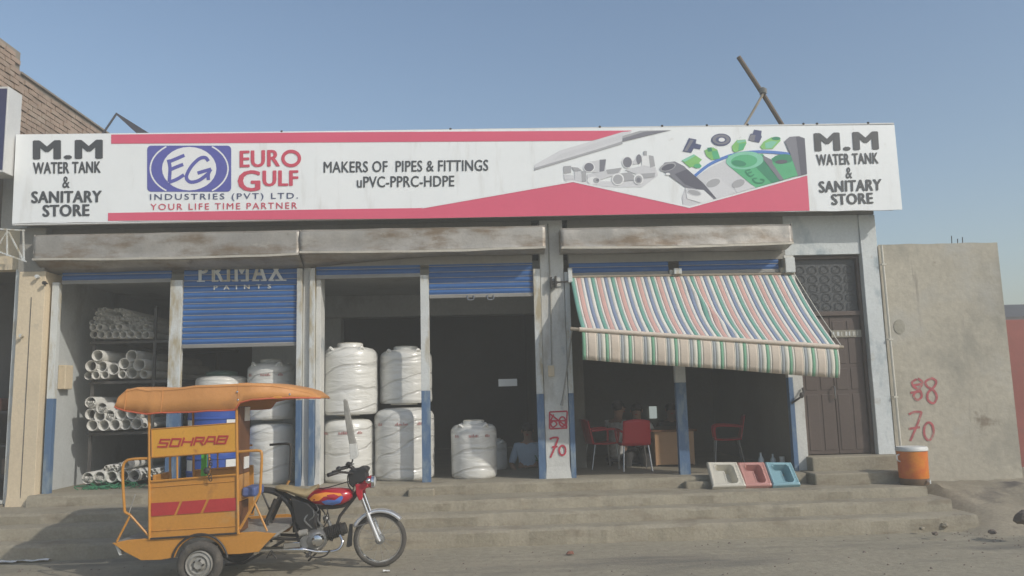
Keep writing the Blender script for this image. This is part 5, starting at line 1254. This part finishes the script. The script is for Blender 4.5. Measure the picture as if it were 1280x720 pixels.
for k_ in range(10):
    x_, y_3 = ck.uniform(388, 412), ck.uniform(636, 660); s_ = ck.choice((-.09, -.05, .03))
    MB().tube(smooth_path([b2(x_, y_3 - 8, s_), b2(x_ + ck.uniform(-5, 7), y_3, s_ - .02), b2(x_ + ck.uniform(-8, 8), y_3 + ck.uniform(6, 14), s_)], 4), ck.uniform(.005, .010), 5).build('hose', M['blacksteel'] if k_ % 3 else M['engine'], en, smooth=True)
MB().box(b2(384, 650).x, b2(396, 650).x, BY - .07, BY + .04, b2(390, 662).z, b2(390, 646).z).build('airbox', M['blacksteel'], en, bevel=.015)
MB().tube([b2(378, 664, -.13), b2(388, 662, -.13)], .03, 10).build('spring_cap', M['greyrag'], en, smooth=True)
MB().tube(smooth_path([b2(400, 687, .12), b2(386, 700, .16), b2(380, 706, .2)], 4), .010, 6).build('side_stand', M['blacksteel'], RW)
MB().tube(smooth_path([b2(398, 610, -.02), b2(412, 608, -.1), b2(440, 600, -.09)], 4), .005, 5).build('cable', M['black'], RW)
# front fork, fender, lamp
for s in (-.085, .085):
    f_ = MB(); f_.tube([b2(453, 618, s), b2(463, 645, s)], .015, 10); f_.build('fork_tube', M['chrome'], RW, smooth=True)
    f_ = MB(); f_.tube([b2(461, 640, s), b2(473, 670, s), b2(475.5, 675, s)], [.021, .022, .020], 10); f_.build('fork_leg', M['silver'], RW, smooth=True)
MB().tube([b2(475, 674, -.11), b2(475, 674, .11)], .010, 8).build('axle', M['chrome'], RW)
mm = MB(); fc = wc; fr0 = rw_ + .028; A0, A1 = 42, 152; n = 26
for i in range(n + 1):
    a = R(A0 + (A1 - A0) * i / n)
    for (dy, dr) in ((-.055, -.028), (-.045, -.006), (-.02, .003), (0, .006), (.02, .003), (.045, -.006), (.055, -.028)):
        mm.v.append(fc + Vector(((fr0 + dr) * math.cos(a), dy, (fr0 + dr) * math.sin(a))))
for i in range(n):
    for j in range(6): a = i * 7 + j; mm.f.append((a, a + 7, a + 8, a + 1))
mm.build('front_mudguard', M['silver'], RW, smooth=True, solid=.004)
MB().prism([b2(x, y, -.012) for x, y in ((437, 655), (441, 655), (440, 682), (436, 684), (433, 683))], (0, .024, 0)).build('mud_flap', M['black'], RW, bevel=.003)
MB().tube([b2(446, 657, -.06), b2(470, 650, -.06)], .007, 6).build('fender_stay', M['engine'], RW)
for s in (-.105, .08):
    MB().prism([b2(x, y, s) for x, y in ((446, 604), (460, 603), (463, 607), (455, 612), (455.5, 622), (451, 624.5), (447, 616))], (0, .03, 0)).build('fork_cover', M['bikered'], RW, bevel=.008)
loft('headlamp_shell', [(b2(452, 604), .04, .03), (b2(458, 603), .07, .05), (b2(463, 602), .08, .062), (b2(465, 602), .08, .062)], M['bikered'], 18, pw=2)
loft('headlamp_rim', [(b2(465.2, 602), .082, .065), (b2(468.5, 602), .078, .062)], M['chrome'], 20, pw=2)
loft('headlamp_lens', [(b2(468.6, 602), .07, .055), (b2(469.8, 602), .045, .035)], M['glass'], 20, pw=2)
MB().prism([b2(x, y, -.09) for x, y in ((438, 587), (443, 585), (447, 586), (452, 582.5), (459, 583), (462, 586), (459, 590), (460, 596), (455, 602), (447, 603), (443, 609), (438, 604), (437, 595))], (0, .18, 0)).build('instrument_cover', M['black'], RW, bevel=.012)
hb = MB(); hb.tube(smooth_path([b2(424, 589, -.33), b2(431, 587, -.27), b2(441, 590, -.12), b2(443, 592, 0), b2(441, 590, .12), b2(431, 587, .27), b2(424, 589, .33)], 5), .012, 8)
hb.build('handlebar', M['blacksteel'], RW, smooth=True)
for s in (-1, 1):
    MB().tube([b2(419, 589.5, s * .36), b2(428, 587, s * .27)], .019, 10).build('hand_grip', M['black'], RW, smooth=True)
    MB().tube([b2(424, 585, s * .36), b2(438, 582, s * .2)], .006, 6).build('brake_lever', M['blacksteel'], RW)
    MB().ell(b2(430, 583, s * .27), .03, .035, .025, 10, 6).build('switch_box', M['black'], RW, smooth=True)
    MB().ell(b2(463, 599, s * .15), .03, .028, .028, 12, 8).build('indicator', M['black'] if s > 0 else M['chrome'], RW, smooth=True)
MB().tube(smooth_path([b2(440, 588, -.1), b2(437, 594, -.11), b2(438, 606, -.1), b2(444, 614, -.08)], 4), .006, 5).build('cable', M['black'], RW)
MB().tube(smooth_path([b2(434, 586, .2), b2(440, 598, .1), b2(441, 612, .05), b2(436, 630, 0)], 4), .006, 5).build('cable', M['black'], RW)
# folded sheet standing up from the bars
sg = part('wrapped_mirror'); sg['label'] = 'tall narrow grey wrapped strip tied upright on the handlebar'
mm = MB(); mm.prism([b2(x, y, -.02) for x, y in ((429.5, 500), (431.5, 498.5), (434, 501), (437, 514), (443, 545), (446, 556), (437, 556), (434, 540), (431, 520))], (0, .05, 0)); mm.build('strip', M['greyrag'], sg, bevel=.006)
mm = MB(); mm.prism([b2(x, y, -.024) for x, y in ((437, 555), (446, 554), (448, 568), (447, 571), (443, 574), (438, 574))], (0, .055, 0)); mm.build('strip_end', M['lightrag'], sg, bevel=.005)
MB().tube(smooth_path([b2(441, 573), b2(440, 578), b2(437, 580), b2(443, 585), b2(441, 590)], 4), .008, 6).build('stem', M['blacksteel'], sg, smooth=True)

# ================================================================== PEOPLE, CHAIRS, DESK, DISPLAY
def skinned(name, pts, edges, radii, m, parent, root=0, sub=2):
    me = bpy.data.meshes.new(name); org = worldorg(parent)
    me.from_pydata([Vector(p) - org for p in pts], edges, []); me.materials.append(m)
    o = bpy.data.objects.new(name, me); COL.objects.link(o); o.parent = parent
    o.modifiers.new('skin', 'SKIN').use_smooth_shade = True
    for i, r in enumerate(radii):
        s = me.skin_vertices[0].data[i]; s.radius = r if isinstance(r, tuple) else (r, r); s.use_root = (i == root)
    ss = o.modifiers.new('sub', 'SUBSURF'); ss.levels = sub; ss.render_levels = sub
    return o
def person(x, y, zs, face, label, top, bottom, lean=0.0, arms='lap', short=True):
    """seated figure; zs = seat height, face = heading of the gaze in degrees (0 = away from camera)"""
    T = thing('person', (x, y, zs - .45), label, 'person')
    rz = Matrix.Rotation(R(face), 3, 'Z'); base = Vector((x, y, zs))
    w = lambda p: base + rz @ Vector(p)
    L_ = lean
    pelv = (0, 0, .10); wst = (0, .02 + .2 * L_, .26); chs = (0, .03 + .42 * L_, .44); nck = (0, .04 + .55 * L_, .57); hb_ = (0, .06 + .6 * L_, .645); hd = (0, .075 + .62 * L_, .73); cr_ = (0, .06 + .62 * L_, .80)
    pts = [pelv, wst, chs, nck, hb_, hd, cr_]; ed = [(0, 1), (1, 2), (2, 3), (3, 4), (4, 5), (5, 6)]
    rad = [(.15, .12), (.135, .105), (.165, .11), (.058, .058), (.062, .07), (.082, .098), (.055, .07)]
    def chain(start, ps, rs):
        k = start
        for p, r in zip(ps, rs): pts.append(p); rad.append(r); ed.append((k, len(pts) - 1)); k = len(pts) - 1
        return k
    for s in (-1, 1):
        if arms == 'lap': el, wr, hn = (.25 * s, .10 + .4 * L_, .24), (.17 * s, .32, .17), (.14 * s, .38, .155)
        else: el, wr, hn = (.26 * s, .16 + .45 * L_, .28), (.16 * s, .40 + .3 * L_, .32), (.13 * s, .47 + .3 * L_, .33)
        k = chain(2, [(.175 * s, .02 + .46 * L_, .50), el, wr, hn], [.052, .040, .027, (.036, .018)])
        hnv = Vector(hn); fw = (Vector(hn) - Vector(wr)).normalized()
        for f in range(4):
            o_ = (f - 1.5) * .019; b0 = hnv + Vector((o_, 0, 0)) + fw * .035; b1 = b0 + fw * (.028 + .006 * (1 - abs(f - 1.4))) + Vector((0, 0, -.012)); b2_ = b1 + fw * .02 + Vector((0, 0, -.018))
            chain(k, [b0, b1, b2_], [.0095, .0085, .007])
        chain(k, [hnv + Vector((-.035 * s, .01, -.005)), hnv + Vector((-.045 * s, .045, -.012))], [.011, .008])
        chain(0, [(.10 * s, .10, .08), (.13 * s, .44, .08), (.13 * s, .46, -.36), (.13 * s, .56, -.40)], [.088, .058, .038, (.042, .028)])
    ys = lambda p: tuple(p)
    skinned('body', [w(p) for p in pts], ed, rad, M['skin'], T)
    # clothes
    sp = [(0, .02, -.02), (0, .0, .12), wst, chs, (0, .04 + .54 * L_, .545)]; sr = [(.165, .135), (.168, .135), (.15, .12), (.18, .125), (.075, .07)]; se = [(0, 1), (1, 2), (2, 3), (3, 4)]
    for s in (-1, 1):
        el = (.25 * s, .10 + .4 * L_, .24) if arms == 'lap' else (.26 * s, .16 + .45 * L_, .28); wr = (.17 * s, .32, .17) if arms == 'lap' else (.16 * s, .40 + .3 * L_, .32)
        a = len(sp); sp += [(.178 * s, .02 + .46 * L_, .50), el]; sr += [.066, .056]; se += [(3, a), (a, a + 1)]
        if not short: sp.append(tuple(Vector(el).lerp(Vector(wr), .85))); sr.append(.040); se.append((a + 1, a + 2))
    skinned('shirt', [w(p) for p in sp], se, sr, M[top], T)
    tp_ = [(0, .0, .12)]; tr_ = [(.155, .125)]; te = []
    for s in (-1, 1):
        a = len(tp_); tp_ += [(.10 * s, .12, .085), (.135 * s, .45, .08), (.135 * s, .46, -.12), (.135 * s, .465, -.32)]; tr_ += [.104, .078, .07, .068]; te += [(0, a), (a, a + 1), (a + 1, a + 2), (a + 2, a + 3)]
    skinned('trousers', [w(p) for p in tp_], te, tr_, M[bottom], T)
    hy = hd[1]
    h_ = MB(); h_.ell((0, 0, 0), .088, .104, .085, 16, 10)
    h_.v = [w((v.x, v.y + hy - .022, v.z + hd[2] + .028)) for v in h_.v]; h_.build('hair', M['hair'], T, smooth=True)
    f_ = MB(); f_.ell((0, 0, 0), .014, .020, .022, 8, 6); f_.v = [w((v.x, v.y + hy + .098, v.z + hd[2] - .015)) for v in f_.v]; f_.build('nose', M['skin'], T, smooth=True)
    for s in (-1, 1):
        e_ = MB(); e_.ell((0, 0, 0), .012, .008, .008, 8, 6); e_.v = [w((v.x + .032 * s, v.y + hy + .086, v.z + hd[2] + .006)) for v in e_.v]; e_.build('eye', M['hair'], T, smooth=True)
        e_ = MB(); e_.ell((0, 0, 0), .010, .018, .028, 8, 6); e_.v = [w((v.x + .084 * s, v.y + hy, v.z + hd[2] - .005)) for v in e_.v]; e_.build('ear', M['skin'], T, smooth=True)
    m2_ = MB(); m2_.ell((0, 0, 0), .024, .008, .007, 8, 6); m2_.v = [w((v.x, v.y + hy + .088, v.z + hd[2] - .058)) for v in m2_.v]; m2_.build('mouth', M['redpaint'], T, smooth=True)
    return T
def chair(x, y, face, label, sc=.83):
    T = thing('armchair', (x, y, FZ), label, 'chair', 'red plastic armchairs in the office bay')
    rz = Matrix.Rotation(R(face), 3, 'Z'); w = lambda p: Vector((x, y, FZ)) + rz @ (Vector(p) * sc)
    def b(name, fn, m, **k):
        mm = MB(); fn(mm); mm.v = [w(v) for v in mm.v]; return mm.build(name, m, T, **k)
    def seat(mm): mm.grid(lambda u, v: (-.235 + .47 * u, -.22 + .44 * v, .42 + .012 * (2 * u - 1) ** 2 - .012 * math.sin(math.pi * v)), 8, 8)
    def back(mm): mm.grid(lambda u, v: ((-.235 + .47 * u) * (1 - .06 * v), -.22 - .085 * v - .03 * math.sin(math.pi * u), .42 + .42 * v - .03 * v * (2 * u - 1) ** 2), 10, 8)
    b('seat', seat, M['redchair'], solid=.022, smooth=True); b('backrest', back, M['redchair'], solid=.018, smooth=True)
    for s in (-1, 1):
        b('armrest', lambda mm: mm.tube(smooth_path([(.245 * s, .20, .43), (.265 * s, .215, .60), (.265 * s, .17, .66), (.26 * s, 0, .665), (.235 * s, -.25, .645)], 5), .021, 8), M['redchair'], smooth=True)
        b('leg', lambda mm: mm.tube([(.21 * s, .19, .41), (.235 * s, .225, 0)], .013, 8), M['leg'], smooth=True)
        b('leg', lambda mm: mm.tube([(.20 * s, -.19, .41), (.235 * s, -.27, 0)], .013, 8), M['leg'], smooth=True)
    return T
ca = P(795, 592, .75); chair(ca.x, .80, 0, 'red armchair seen from behind in front of the tan desk')
cb = P(757, 588, 1.1); chair(cb.x - .02, 1.25, -78, 'red armchair in profile at the left of the office bay')
cc_ = P(911, 575, 1.3); chair(cc_.x, 1.35, 78, 'red armchair turned sideways in the right half of the office')
# desk
DK = thing('office_desk', (P(843, 560, 1.35).x, 1.6, FZ), 'tan wooden desk behind the blue-based office post', 'desk')
xa, xb = P(819, 560, 1.2).x, P(868, 560, 1.2).x; zd = P(840, 537, 1.2).z
MB().box(xa, xb, 1.2, 1.225, FZ + .02, zd - .03).build('front_panel', M['desk'], DK, bevel=.003)
for x_ in (xa - .0, xb - .028): MB().box(x_, x_ + .028, 1.226, 2.3, FZ, zd - .03).build('side_panel', M['desk'], DK)
MB().box(xa - .04, xb + .04, 1.16, 2.35, zd - .029, zd).build('top', M['orange_dk'], DK, bevel=.004)
M['added_glow'] = mat('glow_panel', (.5, .52, .5, 1), .4, .02, 2, 0, emit=((.8, .9, .85, 1), .42))  # emission added so the pale panel stays bright in the dim room
mn = thing('glow_panel', (P(816, 517, 3.65).x, 3.68, 1.3), 'small white panel with added glow at the back of the office', 'added_glow')
a, b_ = P(811.5, 508, 3.65), P(821.5, 523, 3.65); MB().box(a.x, b_.x, 3.66, 3.668, b_.z, a.z).build('panel', M['added_glow'], mn); MB().box(a.x - .01, b_.x + .01, 3.655, 3.672, a.z, a.z + .02).build('top_strip', M['black'], mn)
# people
def head_at(px, py, Y): q = P(px, py, Y); return q.x, q.z - .73
pax, paz = head_at(769, 510, 1.6); person(pax, 1.6, paz, -60, 'seated person in a grey checked top at the left of the office bay', 'cloth_g', 'cloth_d', short=False)
pbx, pbz = head_at(796, 513, 1.75); person(pbx, 1.75, pbz, 165, 'person in a white shirt seated beyond the red chair near the desk', 'cloth_w', 'cloth_d', arms='desk')
pcx, pcz = head_at(838, 512, 2.7); person(pcx, 2.75, pcz, 180, 'dark-clothed person behind the desk near the blue post', 'cloth_d', 'cloth_d', arms='desk')
pdx, pdz = head_at(660, 538, 1.7); person(pdx, 1.7, pdz, 172, 'person in a pale blue shirt sitting inside the dark doorway beside the middle pillar', 'cloth_b', 'cloth_o')
class _V: pass
pa, pc, pd_ = _V(), _V(), _V(); pa.x, pc.x, pd_.x = pax, pcx, pdx
def stool(x, y, zt, name, label, m):
    T = thing(name, (x, y, FZ), label, 'stool')
    MB().lathe((x, y, 0), [(.001, zt - .05), (.17, zt - .05), (.18, zt - .03), (.17, zt), (.001, zt)], 20, cap=False).build('seat', m, T, smooth=True)
    for k in range(4):
        a = .78 + k * 1.571; MB().tube([(x + .13 * math.cos(a), y + .13 * math.sin(a), zt - .05), (x + .17 * math.cos(a), y + .17 * math.sin(a), FZ)], .014, 6).build('leg', m, T)
stool(pdx, 1.72, pdz + .0, 'low_stool', 'low wooden stool under the person in the pale blue shirt', M['wood'])
stool(pcx, 2.77, pcz + .0, 'office_stool', 'dark stool behind the tan desk', M['black'])
stool(pax, 1.6, paz + .0, 'office_stool', 'dark stool under the person in the grey checked top', M['black'])
stool(pbx, 1.77, pbz + .0, 'office_stool', 'dark stool under the person in the white shirt', M['black'])
# green bundle by the stool
mm = MB(); q = Vector((pd_.x + .22, .95, FZ))
for i in range(26):
    a = rnd(0, 6.3); mm.tube([q, q + Vector((.10 * math.cos(a), .08 * math.sin(a), rnd(.08, .2))), q + Vector((.17 * math.cos(a), .12 * math.sin(a), rnd(.05, .24)))], .008, 4)
tag(mm.build('hose_bundle', M['gpipe'], None), 'dark green hose bundle by the middle pillar', 'hose')

# squat pans leaning on the threshold
def pan(quad, Y0, Y1, m, label):
    """quad: photo pixels tl,tr,br,bl ; the top edge lies at Y1, the bottom edge at Y0"""
    T = thing('squat_pan', P((quad[2][0] + quad[3][0]) / 2, quad[2][1], Y0), label, 'toilet pan', 'squat pans leaning on the threshold')
    tl_, tr_, br_, bl_ = P(*quad[0], Y1), P(*quad[1], Y1), P(*quad[2], Y0), P(*quad[3], Y0)
    nrm = (br_ - bl_).cross(tl_ - bl_).normalized()
    if nrm.y > 0: nrm = -nrm
    def f(u, v, d=0): return (bl_ * (1 - u) + br_ * u) * (1 - v) + (tl_ * (1 - u) + tr_ * u) * v + nrm * d
    def sd(u, v, x0, x1, y0, y1, r):
        dx = max(abs(u - (x0 + x1) / 2) - (x1 - x0) / 2 + r, 0); dy = max(abs(v - (y0 + y1) / 2) - (y1 - y0) / 2 + r, 0); return math.hypot(dx, dy) - r
    def dep(u, v):
        k = min(sd(u, v, .48, .80, .10, .86, .12), sd(u, v, .22, .66, .60, .86, .10)); t = min(1, max(0, -k / .035)); t = t * t * (3 - 2 * t)
        rim = .008 * math.exp(-((k - .02) / .018) ** 2)
        e = min(u, v, 1 - u, 1 - v); return -.15 * t + rim + (.006 if .025 < e < .07 else 0) - (.012 if e < .001 else 0)
    mm = MB(); NN = 44; mm.grid(lambda u, v: f(u, v, dep(u, v)), NN, NN)
    mm.build('pan_body', m, T, smooth=True, recalc=False)
    sl_ = MB().add([f(0, 0, -.012), f(1, 0, -.012), f(1, 1, -.012), f(0, 1, -.012), f(0, 0, -.05), f(1, 0, -.05), f(1, 1, -.05), f(0, 1, -.05)], [(0, 1, 5, 4), (1, 2, 6, 5), (2, 3, 7, 6), (3, 0, 4, 7)])
    sl_.build('pan_slab', m, T, recalc=False)
    dr = MB(); cc0 = f(.62, .26, -.147)
    k = len(dr.v); dr.v += [cc0 + (f(.62 + .05 * math.cos(t), .26 + .06 * math.sin(t), 0) - f(.62, .26, 0)) for t in [2 * math.pi * i / 12 for i in range(12)]]; dr.f.append(tuple(range(12))); dr.build('drain', M['black'], T, recalc=False)
    for v in (.3, .42, .54, .66): MB().tube([f(.82, v - .01, .002), f(.91, v - .01, .002)], .004, 5).build('foot_ridge', m, T)
    return T
pan([(883.5, 577), (921, 577), (933, 606.5), (891, 608)], -.60, -.30, M['panw'], 'ivory squat toilet pan, leftmost of the three leaning pans')
pan([(921.5, 577.5), (955, 577), (965.5, 606), (932, 607)], -.585, -.295, M['panp'], 'pink squat toilet pan between the ivory and blue pans')
pan([(955.5, 577), (989, 577.5), (1001, 605), (966.5, 606.5)], -.60, -.30, M['panb'], 'pale blue squat toilet pan, nearest the brown door')
for px, lab, m, r_, h_ in ((952, 'clear bottle behind the pink pan on the shop floor', 'clear', .04, .22), (967, 'clear bottle behind the blue pan on the shop floor', 'clear', .04, .20), (978.5, 'small white cup on the shop floor by the right shutter guide', 'paper', .035, .16)):
    q = P(px, 585, .35); mm = MB()
    if m == 'clear': mm.lathe((q.x, .35, FZ), [(.001, 0), (r_, 0), (r_, h_ * .6), (r_ * .4, h_ * .8), (r_ * .4, h_), (.001, h_)], 16, cap=False)
    else: mm.lathe((q.x, .35, FZ), [(.001, 0), (r_ * .8, 0), (r_, h_), (r_ * .9, h_), (r_ * .7, .01), (.001, .01)], 16, cap=False)
    tag(mm.build('bottle' if m == 'clear' else 'cup', M[m], None, smooth=True), lab, 'bottle' if m == 'clear' else 'cup')

# orange water cooler on the landing
cq = G(1142, 607, LZ); cy_ = -.66; cxx = P(1141.5, 585, cy_).x; r_ = (P(1159.5, 585, cy_).x - P(1124, 585, cy_).x) / 2; zt_ = P(1141, 558, cy_).z
CL = thing('water_cooler', (cxx, cy_, LZ), 'orange water cooler with white lid on the landing against the grey wall', 'cooler')
hh = zt_ - LZ
MB().lathe((cxx, cy_, LZ), [(.001, 0), (r_ * .9, 0), (r_ * .93, hh * .02), (r_ * .94, hh * .17), (.001, hh * .17)], 30, cap=False).build('base', M['coolb'], CL, smooth=True)
MB().lathe((cxx, cy_, LZ), [(r_ * .93, hh * .16), (r_ * .96, hh * .19), (r_ * .97, hh * .5), (r_, hh * .88), (.001, hh * .89)], 30, cap=False).build('barrel', M['coolo'], CL, smooth=True)
MB().lathe((cxx, cy_, LZ), [(r_ * 1.0, hh * .885), (r_ * 1.05, hh * .90), (r_ * 1.05, hh * .96), (r_ * .98, hh), (r_ * .6, hh * 1.01), (.001, hh * 1.01)], 30, cap=False).build('lid', M['coolw'], CL, smooth=True)
MB().tube(smooth_path([(cxx - r_ * .98, cy_ - .03, LZ + hh * .80), (cxx - r_ * 1.22, cy_ - .05, LZ + hh * .78), (cxx - r_ * 1.20, cy_ - .05, LZ + hh * .66), (cxx - r_ * .97, cy_ - .03, LZ + hh * .62)], 5), .009, 6).build('handle', M['coolw'], CL, smooth=True)
tpm = MB(); tpm.tube([(cxx + .08, cy_ - r_ * .9, LZ + hh * .12), (cxx + .085, cy_ - r_ * 1.12, LZ + hh * .12)], .014, 8); tpm.tube([(cxx + .085, cy_ - r_ * 1.1, LZ + hh * .16), (cxx + .085, cy_ - r_ * 1.12, LZ + hh * .05)], .01, 8); tpm.build('tap', M['coolw'], CL, smooth=True)

# rubble, litter
def rock(x, y, z, s, m, label, seed=0, cat='stone', name='loose_stone', gp_=None, flat=.65):
    mm = MB(); mm.ell((0, 0, 0), 1, 1, 1, 12, 8)
    for v in mm.v:
        d = 1 + .35 * nzv(v.x * 1.3 + seed, v.y * 1.3, v.z * 1.3 + seed) + .12 * nzv(v.x * 4 + seed, v.y * 4, v.z * 4); v *= d * s; v.z *= flat
    zl = min(v.z for v in mm.v); mm.v = [Vector((v.x + x, v.y + y, v.z - zl + z - .008)) for v in mm.v]
    return tag(mm.build(name, m, None), label, cat, gp_)
q = G(853, 670, 0); rock(q.x, q.y, 0, .072, M['stone'], 'dark lump of stone lying on the road before the steps', 2)
q = G(865, 669, 0); tag(MB().prism([(q.x - .02, q.y - .04, 0), (q.x + .08, q.y - .01, 0), (q.x + .07, q.y - .01, .06), (q.x + .02, q.y - .03, .08)], (0, .07, 0)).build('broken_brick', M['stone_r'], None, bevel=.006), 'reddish broken brick beside the dark lump on the road', 'brick')
q = G(714, 693, 0); tag(MB().prism([(q.x - .05, q.y, 0), (q.x + .03, q.y, 0), (q.x + .02, q.y, .03), (q.x - .03, q.y, .025)], (0, .04, 0)).build('broken_brick', M['stone_r'], None, bevel=.004), 'small red brick chip lying alone on the open road', 'brick')
def litter(px, py, z, w, m, label, seed):
    q = G(px, py, z); mm = MB(); mm.grid(lambda u, v: (q.x + (u - .5) * w, q.y + (v - .5) * w * .6, z + .012 + .02 * nzv(u * 3 + seed, v * 3)), 8, 6)
    tag(mm.build('paper_scrap', m, None, solid=.002), label, 'litter')
litter(46, 700, 0, .34, M['paper'], 'long white paper scrap on the road at the lower left', 3)
litter(8, 702, 0, .3, M['paper'], 'crumpled white scrap at the far left edge of the road', 8)
litter(690, 675, 0, .07, M['paper'], 'tiny white scrap at the foot of the steps', 5)
litter(483, 715, 0, .06, M['paper'], 'tiny white scrap on the road below the front wheel', 6)
litter(802, 610, LZ, .05, M['paper'], 'tiny white fleck on the landing left of the blue post', 7)
rs = random.Random(3)
for i, (px, py, s) in enumerate(((1262, 645, .05), (1284, 640, .11), (1180, 652, .045), (1168, 661, .03), (1152, 655, .03), (1240, 660, .04))):
    q = G(px, py, .1 if s < .1 else .30); rock(q.x, q.y, .04 if s < .1 else .17, s, M['stone'] if i % 2 else M['dirt'], ['brown lump near the right edge of the dirt bank', 'dark boulder cut by the right edge below the red gate', 'stone at the broken end of the steps', 'small stone by the end of the bottom step', 'little stone in front of the cooler steps', 'stone halfway along the dirt bank'][i], i * 3)
mm = MB()
for i in range(700):
    if i < 450: x = rs.uniform(-7, 7); y = rs.uniform(-4.5, -1.45)
    else: x = rs.uniform(5, 8); y = rs.uniform(-2.6, -1.5)
    s = rs.uniform(.004, .014) * (1.5 if rs.random() > .93 else 1); a = rs.random() * 3
    z = gz(x, y) - .002
    mm.add([(x - s, y - s * .8, z), (x + s, y - s * .5, z), (x + s * .6, y + s, z), (x - s * .7, y + s * .8, z), (x + s * .1, y, z + s)], [(0, 1, 4), (1, 2, 4), (2, 3, 4), (3, 0, 4)])
tag(mm.build('loose_gravel', M['stone'], None), 'scattered gravel and grit on the dusty road', 'gravel', kind='stuff')

# ------------------------------------------------------------------ haze volume added to lift dark tones: lens veil, some dust
hz = MB().box(-175, 175, -175, 175, -1.2, 7.4).build('haze', M['paper'], None); hz.data.materials.clear()
hm_ = bpy.data.materials.new('veil_dust_haze'); hm_.use_nodes = True; t_ = hm_.node_tree; t_.nodes.remove(t_.nodes['Principled BSDF'])
pv = t_.nodes.new('ShaderNodeVolumePrincipled'); pv.inputs['Color'].default_value = (.95, .92, .83, 1); pv.inputs['Density'].default_value = .013; pv.inputs['Anisotropy'].default_value = 0.0
t_.links.new(pv.outputs[0], t_.nodes['Material Output'].inputs['Volume']); hz.data.materials.append(hm_); hz['kind'] = 'stuff'
